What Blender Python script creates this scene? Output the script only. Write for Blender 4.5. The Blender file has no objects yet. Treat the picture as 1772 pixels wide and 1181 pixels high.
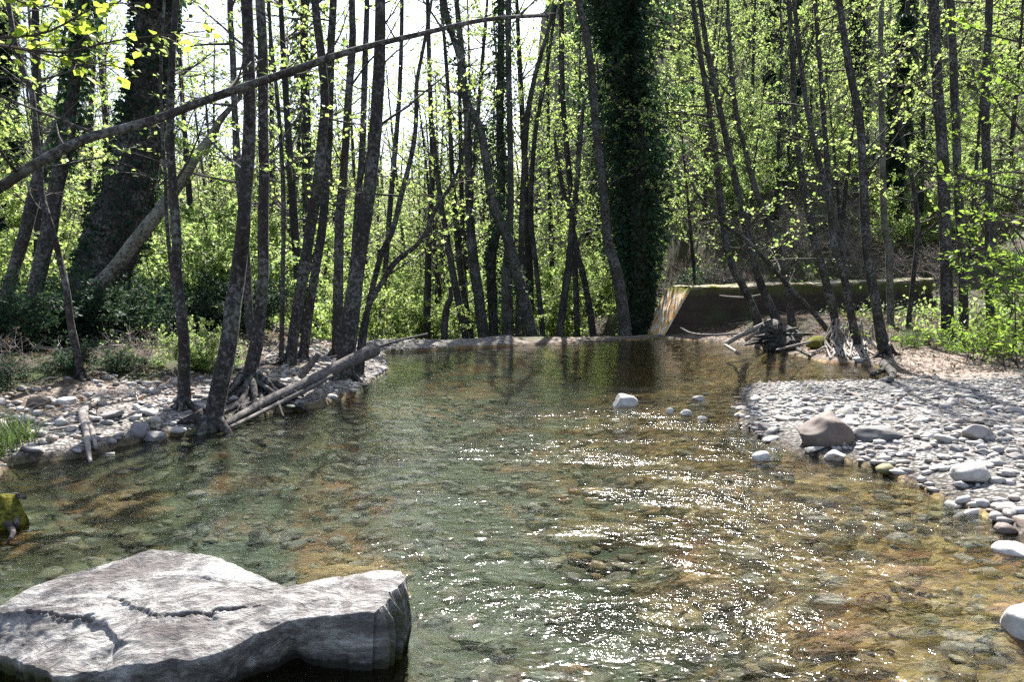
import bpy, math, random
import numpy as np
from mathutils import Vector

# ------------------------------------------------------------------ camera, sky, sun, exposure
S = bpy.context.scene
COL = S.collection
PW, PH, FPX, CAMH = 1772.0, 1181.0, 1289.0, 1.5
PITCH = math.atan(90.5 / FPX)
cam_d = bpy.data.cameras.new('camera'); cam = bpy.data.objects.new('camera', cam_d); COL.objects.link(cam)
cam_d.sensor_width = 36.0; cam_d.lens = 36.0 * FPX / PW
cam_d.clip_start = 0.05; cam_d.clip_end = 2000
cam.location = (0, 0, CAMH); cam.rotation_euler = (math.pi / 2 - PITCH, 0, 0)
S.camera = cam

SUN_EL, SUN_AZ = math.radians(47), math.radians(8)      # azimuth measured from +Y towards +X
W = bpy.data.worlds.new('World'); S.world = W; W.use_nodes = True
wn = W.node_tree.nodes; bg = wn['Background']
sky = wn.new('ShaderNodeTexSky'); sky.sky_type = 'NISHITA'; sky.sun_disc = False
sky.sun_elevation = SUN_EL; sky.sun_rotation = SUN_AZ
sky.air_density = 1.0; sky.dust_density = 1.6; sky.ozone_density = 1.0
hs = wn.new('ShaderNodeHueSaturation'); hs.inputs['Saturation'].default_value = .72; W.node_tree.links.new(sky.outputs[0], hs.inputs['Color']); W.node_tree.links.new(hs.outputs[0], bg.inputs[0]); bg.inputs[1].default_value = 0.08
sl = bpy.data.lights.new('sun', 'SUN'); sl.energy = 5.0; sl.angle = math.radians(0.5); sl.color = (1.0, 0.95, 0.87)
so = bpy.data.objects.new('sun', sl); COL.objects.link(so)
sdir = Vector((math.sin(SUN_AZ) * math.cos(SUN_EL), math.cos(SUN_AZ) * math.cos(SUN_EL), math.sin(SUN_EL)))
so.rotation_euler = sdir.to_track_quat('Z', 'Y').to_euler(); so.location = (0, 0, 40)
S.view_settings.view_transform = 'Standard'; S.view_settings.look = 'None'
S.view_settings.gamma = 1.0; S.view_settings.exposure = 2.0
S.render.engine = 'CYCLES'
cy = S.cycles
cy.max_bounces = 8; cy.diffuse_bounces = 2; cy.glossy_bounces = 3; cy.transmission_bounces = 6
cy.transparent_max_bounces = 12; cy.caustics_reflective = False; cy.caustics_refractive = False
cy.sample_clamp_indirect = 4.0; cy.use_denoising = False; cy.use_adaptive_sampling = False

# ------------------------------------------------------------------ helpers: numbers
def ss(a, b, x):
    t = np.clip((np.asarray(x, float) - a) / (b - a), 0, 1); return t * t * (3 - 2 * t)
def _h(i, j, k, seed):
    n = (i * 374761393 + j * 668265263 + k * 2147483647 + seed * 144665) & 0xffffffff
    n = ((n ^ (n >> 13)) * 1274126177) & 0xffffffff
    n = n ^ (n >> 16)
    return (n & 0xffff) / 32767.5 - 1.0
def vnoise(p, seed=0):
    p = np.asarray(p, float); f = np.floor(p); i = f.astype(np.int64); u = p - f; u = u * u * (3 - 2 * u)
    r = 0
    for a in (0, 1):
        for b in (0, 1):
            for c in (0, 1):
                w = (u[..., 0] if a else 1 - u[..., 0]) * (u[..., 1] if b else 1 - u[..., 1]) * (u[..., 2] if c else 1 - u[..., 2])
                r = r + w * _h(i[..., 0] + a, i[..., 1] + b, i[..., 2] + c, seed)
    return r
def fbm(p, seed=0, o=4):
    r, a = 0, 1.0
    for k in range(o):
        r = r + a * vnoise(np.asarray(p) * 2 ** k, seed + k * 17); a *= .5
    return r
def unit(v): return v / np.maximum(np.linalg.norm(v, axis=-1, keepdims=True), 1e-9)

CP, SP = math.cos(PITCH), math.sin(PITCH)
def ray(px, py):
    u = (px - PW / 2) / FPX; v = (PH / 2 - py) / FPX
    return np.array([u, CP + v * SP, -SP + v * CP])
def at(px, py, D):                      # point seen at a pixel of the photograph, at distance D in front
    r = ray(px, py); return np.array([0, 0, CAMH]) + r * (D / r[1])
def atz(px, py, z=0.0):                 # ... or at height z
    r = ray(px, py); return np.array([0, 0, CAMH]) + r * ((z - CAMH) / r[2])
def catmull(P, n):
    P = np.asarray(P, float)
    if len(P) < 3:
        t = np.linspace(0, 1, n)[:, None]; return P[0] * (1 - t) + P[-1] * t
    Q = np.vstack([2 * P[0] - P[1], P, 2 * P[-1] - P[-2]])
    d = np.concatenate([[0], np.cumsum(np.linalg.norm(np.diff(P[:, :3], axis=0), axis=1))])
    s = np.linspace(0, d[-1], n); out = []
    for x in s:
        k = min(max(np.searchsorted(d, x, 'right') - 1, 0), len(P) - 2)
        t = (x - d[k]) / max(d[k + 1] - d[k], 1e-9)
        a, b, c, e = Q[k], Q[k + 1], Q[k + 2], Q[k + 3]
        out.append(.5 * (2 * b + (c - a) * t + (2 * a - 5 * b + 4 * c - e) * t * t + (3 * b - a - 3 * c + e) * t ** 3))
    return np.array(out)

# ------------------------------------------------------------------ helpers: meshes
class MB:
    def __init__(s): s.V = []; s.F = []; s.n = 0
    def add(s, V, F, m=0):
        V = np.asarray(V, np.float32).reshape(-1, 3); F = np.asarray(F, np.int32)
        if len(F): s.F.append((F + s.n, m))
        s.V.append(V); s.n += len(V)
    def mesh(s, name, mats, smooth=True, origin=None):
        me = bpy.data.meshes.new(name)
        V = np.concatenate(s.V) if s.V else np.zeros((0, 3), np.float32)
        if origin is not None: V = V - np.asarray(origin, np.float32)
        me.vertices.add(len(V)); me.vertices.foreach_set('co', V.ravel())
        li = np.concatenate([f.ravel() for f, _ in s.F]); tot = np.concatenate([np.full(len(f), f.shape[1], np.int32) for f, _ in s.F])
        mi = np.concatenate([np.full(len(f), m, np.int32) for f, m in s.F])
        me.loops.add(len(li)); me.loops.foreach_set('vertex_index', li)
        me.polygons.add(len(tot)); st = np.concatenate([[0], np.cumsum(tot)[:-1]]).astype(np.int32)
        me.polygons.foreach_set('loop_start', st); me.polygons.foreach_set('material_index', mi)
        me.polygons.foreach_set('use_smooth', np.full(len(tot), smooth))
        for m in (mats if isinstance(mats, (list, tuple)) else [mats]): me.materials.append(m)
        me.update(calc_edges=True); return me
def link(name, me, parent=None, loc=None):
    o = bpy.data.objects.new(name, me); COL.objects.link(o)
    if parent is not None: o.parent = parent
    if loc is not None: o.location = loc
    return o
def tag(o, label=None, cat=None, group=None, kind=None):
    if label: o['label'] = label
    if cat: o['category'] = cat
    if group: o['group'] = group
    if kind: o['kind'] = kind
    return o
def empty(name, loc, label, cat, group=None, rz=0.0, sc=1.0):
    o = bpy.data.objects.new(name, None); COL.objects.link(o); o.location = loc; o.rotation_euler = (0, 0, rz)
    o.empty_display_size = .2; o.scale = (sc, sc, sc)
    return tag(o, label, cat, group)
def copy_tree(o, loc, rz, sc, label=None, group=None):
    c = o.copy(); COL.objects.link(c); c.location = loc; c.rotation_euler = (0, 0, rz); c.scale = sc if isinstance(sc, tuple) else (sc,) * 3
    if label: c['label'] = label
    if group: c['group'] = group
    for ch in o.children:
        d = ch.copy(); COL.objects.link(d); d.parent = c
    return c
def tube(P, R, n=6, bump=0.0, seed=0, cap=True):
    P = np.asarray(P, float); R = np.broadcast_to(np.asarray(R, float), (len(P),)); m = len(P)
    T = unit(np.gradient(P, axis=0)); a = np.array([1.0, 0, 0]) if abs(T[0][0]) < .8 else np.array([0, 1.0, 0])
    N = np.zeros_like(P); v = a
    for i in range(m):
        v = v - T[i] * v.dot(T[i]); v = v / max(np.linalg.norm(v), 1e-9); N[i] = v
    B = np.cross(T, N); th = np.arange(n) * 2 * math.pi / n
    rad = np.repeat(R[:, None], n, 1)
    c, s = np.cos(th)[None, :, None], np.sin(th)[None, :, None]
    D = N[:, None] * c + B[:, None] * s
    if bump:
        q = P[:, None] * 3.0 + D * 1.2
        rad = rad * (1 + bump * fbm(q, seed, 3))
    V = P[:, None] + D * rad[..., None]
    i = np.arange(m - 1)[:, None] * n; j = np.arange(n)[None]; k = (j + 1) % n
    F = np.stack([i + j, i + k, i + n + k, i + n + j], -1).reshape(-1, 4)
    V = V.reshape(-1, 3)
    if cap:
        V = np.vstack([V, P[0] , P[-1]]); 
        e = m * n
        caps = np.array([[k_, j_, e, e] for j_, k_ in zip(range(n), [(x + 1) % n for x in range(n)])])
        C0 = np.stack([np.roll(np.arange(n), -1), np.arange(n), np.full(n, e)], -1)
        C1 = np.stack([(m - 1) * n + np.arange(n), (m - 1) * n + np.roll(np.arange(n), -1), np.full(n, e + 1)], -1)
        return V, F, np.vstack([C0, C1])
    return V, F, None
def add_tube(mb, P, R, n=6, m=0, bump=0.0, seed=0, cap=True):
    V, F, C = tube(P, R, n, bump, seed, cap)
    mb.add(V, F, m)
    if C is not None:
        mb.F.append((C.astype(np.int32) + mb.n - len(V), m))
def leaves(mb, C, D, size, rng, m=0, wide=.36, up=.9, big=False):
    C = np.asarray(C, float); n = len(C)
    if n == 0: return
    D = unit(np.asarray(D, float) + rng.normal(0, .25, (n, 3)))
    s = np.broadcast_to(np.asarray(size, float), (n,)) * rng.uniform(.5, 1.4, n)
    up_v = np.array([0, 0, 1.0]) * up + rng.normal(0, .55, (n, 3))
    Sd = unit(np.cross(D, up_v)); Nn = np.cross(Sd, D); s = s[:, None]
    if not big:
        V = np.stack([C, C + D * s * .5 + Sd * s * wide + Nn * s * .1, C + D * s, C + D * s * .5 - Sd * s * wide + Nn * s * .1], 1)
        mb.add(V.reshape(-1, 3), np.arange(4 * n).reshape(n, 4), m)
    else:
        a, b = wide * .8, wide
        V = np.stack([C, C + D * s * .22 + Sd * s * a + Nn * s * .09, C + D * s * .62 + Sd * s * b + Nn * s * .1, C + D * s - Nn * s * .08,
                      C + D * s * .62 - Sd * s * b + Nn * s * .1, C + D * s * .22 - Sd * s * a + Nn * s * .09, C + D * s * .55 + Nn * 0], 1)
        k = np.arange(n)[:, None] * 7
        mb.add(V.reshape(-1, 3), np.concatenate([k + np.array([[0, 1, 2, 6]]), k + np.array([[6, 2, 3, 4]]), k + np.array([[0, 6, 4, 5]])]), m)

# ------------------------------------------------------------------ helpers: materials
class Mat:
    def __init__(s, name):
        s.m = bpy.data.materials.new(name); s.m.use_nodes = True; s.t = s.m.node_tree; s.N = s.t.nodes
        s.b = s.N['Principled BSDF']; s.out = s.N['Material Output']
    def n(s, typ, **k):
        x = s.N.new(typ)
        for a, v in k.items():
            if hasattr(x, a): setattr(x, a, v)
            else: x.inputs[a].default_value = v
        return x
    def l(s, a, b): s.t.links.new(a, b)
    def co(s, scale=(1, 1, 1), kind='Object'):
        c = s.n('ShaderNodeTexCoord'); mp = s.n('ShaderNodeMapping'); mp.inputs['Scale'].default_value = scale
        s.l(c.outputs[kind], mp.inputs['Vector']); return mp.outputs[0]
    def noise(s, scale, detail=4, rough=.6, vec=None, dist=0.0):
        x = s.n('ShaderNodeTexNoise'); x.inputs['Scale'].default_value = scale; x.inputs['Detail'].default_value = detail
        x.inputs['Roughness'].default_value = rough; x.inputs['Distortion'].default_value = dist
        if vec is not None: s.l(vec, x.inputs['Vector'])
        return x.outputs[0]
    def voro(s, scale, vec=None, feat='F1', out='Distance'):
        x = s.n('ShaderNodeTexVoronoi'); x.feature = feat; x.inputs['Scale'].default_value = scale
        if vec is not None: s.l(vec, x.inputs['Vector'])
        return x.outputs[out]
    def ramp(s, fac, stops):
        x = s.n('ShaderNodeValToRGB'); e = x.color_ramp.elements
        while len(e) < len(stops): e.new(.5)
        for q, (p, c) in zip(e, stops):
            q.position = p; q.color = (c if len(c) == 4 else (*c, 1)) if isinstance(c, tuple) else (c, c, c, 1)
        s.l(fac, x.inputs[0]); return x.outputs[0]
    def mix(s, fac, a, b, mode='MIX'):
        x = s.n('ShaderNodeMix'); x.data_type = 'RGBA'; x.blend_type = mode
        for v, i in ((fac, 0), (a, 6), (b, 7)):
            if isinstance(v, (int, float)): x.inputs[i].default_value = v
            elif isinstance(v, tuple): x.inputs[i].default_value = (*v, 1)
            else: s.l(v, x.inputs[i])
        return x.outputs[2]
    def math(s, op, a, b=0.0):
        x = s.n('ShaderNodeMath'); x.operation = op
        for v, i in ((a, 0), (b, 1)):
            if isinstance(v, (int, float)): x.inputs[i].default_value = v
            else: s.l(v, x.inputs[i])
        return x.outputs[0]
    def bump(s, h, strength=.5, dist=.02, nrm=None):
        x = s.n('ShaderNodeBump'); x.inputs['Strength'].default_value = strength; x.inputs['Distance'].default_value = dist
        s.l(h, x.inputs['Height'])
        if nrm is not None: s.l(nrm, x.inputs['Normal'])
        return x.outputs[0]
    def attr(s, name):
        x = s.n('ShaderNodeAttribute'); x.attribute_name = name; return x
    def done(s, col=None, rough=.8, nrm=None, spec=.3):
        if col is not None:
            if isinstance(col, tuple): s.b.inputs['Base Color'].default_value = (*col, 1)
            else: s.l(col, s.b.inputs['Base Color'])
        if isinstance(rough, (int, float)): s.b.inputs['Roughness'].default_value = rough
        else: s.l(rough, s.b.inputs['Roughness'])
        s.b.inputs['Specular IOR Level'].default_value = spec
        if nrm is not None: s.l(nrm, s.b.inputs['Normal'])
        return s.m
def mat_bark(name, dark, mid, lichen, amt, scale=1.0):
    M = Mat(name); v = M.co((1, 1, .35))
    n1 = M.noise(14 * scale, 6, .7, v); base = M.ramp(n1, [(.3, dark), (.7, mid)])
    v2 = M.co((1, 1, .9)); n2 = M.noise(22 * scale, 6, .7, v2); n3 = M.noise(2.0, 3, .5, v2)
    f = M.ramp(M.math('ADD', M.math('MULTIPLY', n2, .75), M.math('MULTIPLY', n3, .35)), [(.60 - amt, 0.0), (.72 - amt, 1.0)])
    col = M.mix(M.math('MULTIPLY', f, .75), base, lichen)
    g = M.ramp(M.noise(2.2, 3, .5, v2), [(.55, 0.0), (.72, 1.0)])
    col = M.mix(M.math('MULTIPLY', g, .35), col, (.05, .07, .02))
    h = M.math('ADD', n1, M.math('MULTIPLY', M.noise(40 * scale, 3, .6, v), .5))
    return M.done(col, .9, M.bump(h, .8, .02), .2)
def mat_leaf(name, c1, c2, tr1, tr2, rough=.5, spec=.35, tmix=.5):
    M = Mat(name); g = M.n('ShaderNodeNewGeometry'); oi = M.n('ShaderNodeObjectInfo')
    r = M.math('ADD', M.math('MULTIPLY', g.outputs['Random Per Island'], .7), M.math('MULTIPLY', oi.outputs['Random'], .3))
    M.done(M.mix(r, c1, c2), rough, None, spec)
    tb = M.n('ShaderNodeBsdfTranslucent'); M.l(M.mix(r, tr1, tr2), tb.inputs[0])
    mx = M.n('ShaderNodeMixShader'); mx.inputs[0].default_value = tmix
    M.l(M.b.outputs[0], mx.inputs[1]); M.l(tb.outputs[0], mx.inputs[2]); M.l(mx.outputs[0], M.out.inputs[0]); return M.m
def mat_stone(name, cols, sc=1.0, wet=False, island=False):
    M = Mat(name); v = M.co()
    oi = M.n('ShaderNodeObjectInfo'); g = M.n('ShaderNodeNewGeometry')
    r = g.outputs['Random Per Island'] if island else oi.outputs['Random']
    n = len(cols); base = M.ramp(r, [((i + .5) / n, c) for i, c in enumerate(cols)])
    nz = M.noise(16 * sc, 6, .7, v); col = M.mix(M.ramp(nz, [(.35, 0.0), (.7, 1.0)]), base, M.mix(1.0, base, (.62, .6, .58), 'MULTIPLY'))
    sp = M.ramp(M.noise(70 * sc, 3, .6, v), [(.62, 0.0), (.68, 1.0)]); col = M.mix(M.math('MULTIPLY', sp, .4), col, (.06, .06, .065))
    return M.done(col, .75, M.bump(nz, .4, .01), .3)

M_BARK = mat_bark('dark_bark', (.012, .010, .011), (.05, .043, .042), (.19, .19, .185), .055)
M_BARK2 = mat_bark('grey_bark', (.018, .015, .016), (.06, .052, .051), (.2, .2, .19), .06)
M_BARKP = mat_bark('pale_lichen_bark', (.03, .026, .023), (.085, .075, .068), (.22, .22, .19), .11)
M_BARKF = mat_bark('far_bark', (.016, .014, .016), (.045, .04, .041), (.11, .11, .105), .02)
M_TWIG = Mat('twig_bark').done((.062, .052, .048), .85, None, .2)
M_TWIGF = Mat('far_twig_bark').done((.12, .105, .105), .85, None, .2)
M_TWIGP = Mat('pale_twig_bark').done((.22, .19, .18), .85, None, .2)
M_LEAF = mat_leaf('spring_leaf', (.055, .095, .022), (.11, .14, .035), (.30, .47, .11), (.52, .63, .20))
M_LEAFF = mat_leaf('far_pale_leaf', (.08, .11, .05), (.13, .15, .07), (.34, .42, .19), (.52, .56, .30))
M_LEAFY = mat_leaf('bright_leaf', (.08, .12, .012), (.12, .15, .015), (.36, .52, .06), (.54, .64, .10))
M_LEAFB = mat_leaf('shrub_leaf', (.045, .085, .015), (.09, .12, .02), (.24, .40, .11), (.48, .57, .20))
M_LEAFR = mat_leaf('broad_green_leaf', (.05, .11, .02), (.09, .14, .025), (.20, .36, .05), (.36, .48, .08), .6, .2)
M_IVY = mat_leaf('ivy_leaf', (.016, .036, .024), (.034, .062, .038), (.03, .07, .03), (.07, .13, .05), .6, .12, .25)
M_GRASS = mat_leaf('grass_blade', (.04, .075, .02), (.08, .11, .03), (.06, .12, .03), (.14, .2, .05))
M_DRY = mat_leaf('dead_leaf', (.10, .06, .045), (.23, .17, .13), (.12, .07, .04), (.2, .14, .09), .8, .1, .3)
M_MOSS = Mat('moss'); _v = M_MOSS.co(); _n = M_MOSS.noise(35, 5, .7, _v)
M_MOSS = M_MOSS.done(M_MOSS.ramp(_n, [(.36, (.03, .035, .008)), (.64, (.19, .18, .03))]), .95, M_MOSS.bump(_n, 1.0, .02), .1)
M_DRIFT = Mat('weathered_wood'); _v = M_DRIFT.co((1, 1, 1)); _n = M_DRIFT.noise(22, 6, .7, _v, .6)
M_DRIFT = M_DRIFT.done(M_DRIFT.ramp(_n, [(.3, (.10, .085, .08)), (.65, (.33, .30, .28))]), .85, M_DRIFT.bump(_n, .6, .01), .2)
M_LOG = Mat('grey_log_wood'); _v = M_LOG.co(); _n = M_LOG.noise(16, 6, .7, _v, .8)
M_LOG = M_LOG.done(M_LOG.ramp(_n, [(.3, (.03, .026, .026)), (.7, (.18, .165, .16))]), .85, M_LOG.bump(_n, .7, .015), .2)
GREYS = [(.27, .265, .26), (.44, .43, .41), (.34, .34, .35), (.17, .17, .175), (.52, .50, .47), (.30, .28, .27), (.38, .38, .39), (.30, .23, .19), (.22, .21, .21), (.40, .36, .33)]
M_COB = mat_stone('grey_cobble', GREYS)
M_PEB = mat_stone('river_pebble', GREYS, 1.5, island=True)
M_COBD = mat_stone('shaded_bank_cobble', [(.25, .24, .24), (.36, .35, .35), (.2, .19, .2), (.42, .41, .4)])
M_BED = mat_stone('algae_stone', [(.26, .19, .08), (.36, .28, .12), (.17, .16, .08), (.36, .20, .09), (.13, .11, .07), (.33, .31, .22), (.08, .07, .045), (.30, .29, .27)], 1.0, island=True)
M_BEDG = mat_stone('algae_depth_tint_stone', [(.075, .095, .065), (.14, .165, .11), (.05, .06, .045), (.17, .145, .09), (.12, .145, .115), (.26, .26, .23)], 1.0, island=True)  # algae greens, darkened to put the pool's depth tint into the stones
M_SLAB = mat_stone('submerged_slab', [(.26, .12, .05), (.24, .18, .07), (.27, .14, .06), (.20, .165, .075)], .7)
M_BROWN = mat_stone('brown_boulder_stone', [(.135, .108, .095), (.14, .112, .10)], .8)
M_DGREY = mat_stone('dark_slate_stone', [(.10, .10, .105), (.11, .105, .11)], .8)
M_WHITE = mat_stone('pale_stone', [(.52, .50, .48), (.46, .45, .44)], .8)

# ------------------------------------------------------------------ terrain
LEFT_PX = [(-30, 905), (-20, 850), (20, 805), (150, 792), (250, 762), (350, 750), (430, 724), (560, 704), (625, 682), (672, 640), (664, 612)]
RIGHT_PX = [(1150, 586), (1262, 594), (1335, 606), (1430, 628), (1528, 636), (1545, 654), (1500, 662), (1380, 664), (1292, 667), (1272, 700), (1284, 745),
            (1380, 788), (1470, 800), (1560, 832), (1620, 862), (1700, 892), (1772, 935), (1830, 1010), (1800, 1130)]
A_W, B_W = atz(662, 606)[:2], atz(1140, 585)[:2]
RIVER = [(-4.5, -8), (-3.4, 0), (-3.2, 3.2)] + [tuple(atz(*p)[:2]) for p in LEFT_PX] + [tuple(atz(*p)[:2]) for p in RIGHT_PX] + [(2.25, 1.5), (2.9, -8)]
RV = np.array(RIVER)
DW = unit(B_W - A_W); NW = np.array([-DW[1], DW[0]]); LW = np.linalg.norm(B_W - A_W)
def river_sd(x, y):
    P = np.stack([np.asarray(x, float), np.asarray(y, float)], -1); d = np.full(P.shape[:-1], 1e9); ins = np.zeros(P.shape[:-1], bool)
    for a, b in zip(RV, np.roll(RV, -1, 0)):
        ab = b - a; t = np.clip(((P - a) @ ab) / (ab @ ab), 0, 1); q = P - a - t[..., None] * ab
        d = np.minimum(d, (q ** 2).sum(-1))
        c = (a[1] > P[..., 1]) != (b[1] > P[..., 1])
        with np.errstate(divide='ignore', invalid='ignore'):
            xx = a[0] + (P[..., 1] - a[1]) * (b[0] - a[0]) / (b[1] - a[1])
        ins ^= c & (P[..., 0] < xx)
    d = np.sqrt(d); return np.where(ins, -d, d)
def wall_y(x): return 23.0 + (np.asarray(x) - 5.55) * .22
def H(x, y):
    x = np.asarray(x, float); y = np.asarray(y, float)
    sd = river_sd(x, y); o = np.maximum(sd, 0); i = np.maximum(-sd, 0)
    p3 = np.stack([x, y, 0 * x], -1)
    left = .05 + .20 * (1 - np.exp(-o / .5)) + .38 * ss(1.3, 3.2, o)
    right = .02 + .09 * (1 - np.exp(-o / .6)) + .045 * np.minimum(o, 5) + .42 * ss(15.5, 22, y) * ss(.3, 3, o)
    g = np.where(x < 0, left, right)
    g = g + ss(0, 1, o) * (.035 * fbm(p3 * .9, 3, 3) + .012 * fbm(p3 * 5, 5, 2))
    hill = ss(0, 4, x - 5.3) * (1.42 * ss(1.0, 1.6, y - wall_y(x)) + .52 * np.maximum(0, y - wall_y(x) - 2.2))
    hill = np.minimum(hill, 40 + 0 * hill)
    hr = .62 * np.maximum(0, x - 10.2 - 2.4 * ss(15, 19.5, y) - .1 * np.maximum(0, 16 - y)) * ss(4, 12, y)
    g = np.maximum(g, g * .3 + np.maximum(hill, np.minimum(hr, 30)) * (1 + .12 * fbm(p3 * .35, 9, 3) * ss(.5, 2, o)))
    wv = np.stack([x, y], -1) - A_W; w = wv @ NW; s = wv @ DW
    drop = ss(.12, .9, w) * ss(-2.2, -.2, s) * (1 - ss(LW + .1, LW + 1.4 + .9 * np.maximum(w, 0) ** .8, s))
    g = g * (1 - drop) + (-1.3 + .25 * fbm(p3 * .3, 21, 3)) * drop
    g = g + np.minimum(np.maximum(0, y - 62) * .24, 26) + np.maximum(0, -x - 30) * .12
    deep = .07 + np.minimum(.36 * np.minimum(i, 1.6), .5) * (1 - .55 * ss(.5, 1.8, x) * (1 - ss(10, 14, y)))
    bed = -deep + .03 * fbm(p3 * 1.5, 31, 3)
    return np.where((sd < 0), np.minimum(bed, -.03), g)
def Hs(x, y): return float(H(np.array([x]), np.array([y]))[0])
def ground_at(px, py):
    r = ray(px, py); t = 1.5
    while t < 120:
        p = np.array([0, 0, CAMH]) + r * t
        if p[2] < max(Hs(p[0], p[1]), 0): return p
        t += .03 * max(1, t / 8)
    return p
def axis(lo, a, b, hi, st, gr=1.18):
    m = list(np.arange(a, b, st)); l = []; p, d = a, st
    while p > lo: d *= gr; p -= d; l.append(p)
    r = []; p, d = m[-1], st
    while p < hi: d *= gr; p += d; r.append(p)
    return np.array(l[::-1] + m + r)
xs = axis(-420, -7, 12, 420, .075); ys = axis(-40, 1.6, 26, 600, .075, 1.12)
X, Y = np.meshgrid(xs, ys); Z = H(X, Y); SDG = river_sd(X, Y)
def Hs(x, y):
    i = min(max(int(np.searchsorted(xs, x)) - 1, 0), len(xs) - 2); j = min(max(int(np.searchsorted(ys, y)) - 1, 0), len(ys) - 2)
    u = (x - xs[i]) / (xs[i + 1] - xs[i]); w = (y - ys[j]) / (ys[j + 1] - ys[j])
    return float((Z[j, i] * (1 - u) + Z[j, i + 1] * u) * (1 - w) + (Z[j + 1, i] * (1 - u) + Z[j + 1, i + 1] * u) * w)
mb = MB(); ny, nx = X.shape
idx = np.arange(nx * ny).reshape(ny, nx)
mb.add(np.stack([X, Y, Z], -1).reshape(-1, 3), np.stack([idx[:-1, :-1], idx[:-1, 1:], idx[1:, 1:], idx[1:, :-1]], -1).reshape(-1, 4))
M = Mat('ground'); zc = M.attr('zone'); sep = M.n('ShaderNodeSeparateColor'); M.l(zc.outputs['Color'], sep.inputs[0])
v = M.co(); n1 = M.noise(1.1, 5, .65, v); n2 = M.noise(14, 6, .7, v); n3 = M.noise(60, 4, .7, v)
sand = M.mix(M.ramp(n2, [(.35, 0.0), (.65, 1.0)]), (.10, .075, .062), (.30, .25, .215)); 
vd = M.voro(26, v); vcol = M.voro(26, v, 'F1', 'Color'); bw = M.n('ShaderNodeRGBToBW'); M.l(vcol, bw.inputs[0])
grav = M.mix(M.ramp(vd, [(.25, 0.0), (.6, 1.0)]), M.ramp(bw.outputs[0], [(.2, (.22, .22, .225)), (.8, (.42, .41, .41))]), (.07, .065, .06))
lit = M.mix(n2, (.022, .016, .014), (.085, .06, .05)); lit = M.mix(M.ramp(n1, [(.42, 0.0), (.6, 1.0)]), lit, (.035, .05, .016))
vb = M.voro(11, v, 'F1', 'Color'); bb = M.n('ShaderNodeRGBToBW'); M.l(vb, bb.inputs[0]); vbd = M.voro(11, v)
bed = M.ramp(M.math('ADD', M.math('MULTIPLY', bb.outputs[0], .5), M.math('MULTIPLY', n2, .5)), [(.3, (.045, .036, .018)), (.5, (.19, .135, .055)), (.75, (.40, .31, .14))])
deepc = M.mix(n2, (.024, .04, .03), (.11, .145, .095))  # dark green bed colour stands in for light lost in deeper water
bed = M.mix(M.attr('deep').outputs['Fac'], bed, deepc)
red = M.ramp(n1, [(.5, 0.0), (.64, 1.0)]); bed = M.mix(M.math('MULTIPLY', red, .6), bed, (.26, .11, .04))
c = M.mix(sep.outputs[0], sand, grav); c = M.mix(sep.outputs[1], c, lit); wz = M.n('ShaderNodeSeparateXYZ'); M.l(v, wz.inputs[0]); c = M.mix(M.ramp(M.math('ADD', wz.outputs[2], M.math('MULTIPLY', n2, .04)), [(.06, .65), (.11, 0.0)]), c, (.03, .024, .018))
c = M.mix(sep.outputs[2], c, bed)
hh = M.math('ADD', M.math('MULTIPLY', n2, .6), M.math('MULTIPLY', n3, .3)); hh = M.math('SUBTRACT', hh, M.math('MULTIPLY', M.math('MULTIPLY', vd, sep.outputs[0]), .8))
M_GROUND = M.done(c, .9, M.bump(hh, .9, .03), .15)
gme = mb.mesh('ground', M_GROUND)
p3 = np.stack([X, Y, 0 * X], -1); zn = fbm(p3 * .8, 41, 3)
bar = ss(-.1, .1, SDG) * (X > 0) * (1 - ss(10.6, 12.2, Y + .5 * zn)) 
lg = ss(-.1, .1, SDG) * (X <= 0) * (1 - ss(.9, 1.9, SDG + .5 * zn))
litter = np.clip(ss(.3, 1.2, SDG + .4 * zn) * (ss(15.0, 17.0, Y + .4 * zn) + ss(8.8, 10, X + .3 * zn)) * (X > 0) + ss(1.3, 2.3, SDG + .6 * zn) * (X <= 0) + ss(22, 25, Y), 0, 1)
bedm = 1 - ss(-.02, .06, SDG + .05 * zn)
zone = np.stack([np.clip(bar + lg * .8, 0, 1), litter, bedm, np.ones_like(X)], -1)
ca = gme.color_attributes.new('zone', 'FLOAT_COLOR', 'POINT'); ca.data.foreach_set('color', zone.astype(np.float32).ravel())
da = gme.attributes.new('deep', 'FLOAT', 'POINT'); da.data.foreach_set('value', (np.clip(np.maximum(ss(.2, .5, -Z) * ss(2.2, .8, X), .9 * ss(1.0, -.7, X + .5 * zn)), 0, 1) * bedm * .92).astype(np.float32).ravel())
tag(link('ground', gme), kind='structure')

# ------------------------------------------------------------------ water
def weir_y(x): return A_W[1] + (np.asarray(x) - A_W[0]) * DW[1] / DW[0] - .02
wx = np.arange(-6.5, 9.6, .05); tv = np.linspace(0, 1, 520) ** 1.0
WX, TV = np.meshgrid(wx, tv); y0 = -7.0; y1 = np.minimum(weir_y(WX), 23.6)
near = 1.2; WY = np.where(TV < .04, y0 + (near - y0) * TV / .04, near + (y1 - near) * ((TV - .04) / .96) ** 1.5)
PXr = PW / 2 + FPX * WX / np.maximum(WY, .5)
rif = ss(10.5, 7.0, WY) * ss(-1.6, -.1, WX + .12 * (WY - 3)) * (.45 + .55 * ss(-.35, .35, fbm(np.stack([WX * 1.2, WY * .9, 0 * WX], -1), 77, 3) + .15))
band = np.exp(-((WX - (.45 + .17 * WY)) / (.55 + .10 * WY)) ** 2)
pat = fbm(np.stack([WX * .9 + .4 * WY, WY * 2.6, 0 * WX], -1), 78, 4)
rif = np.clip(rif * (.12 + 1.0 * ss(-.15, .35, pat + .35 * band - .1)) * (.5 + .95 * band), 0, 1.35)
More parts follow.
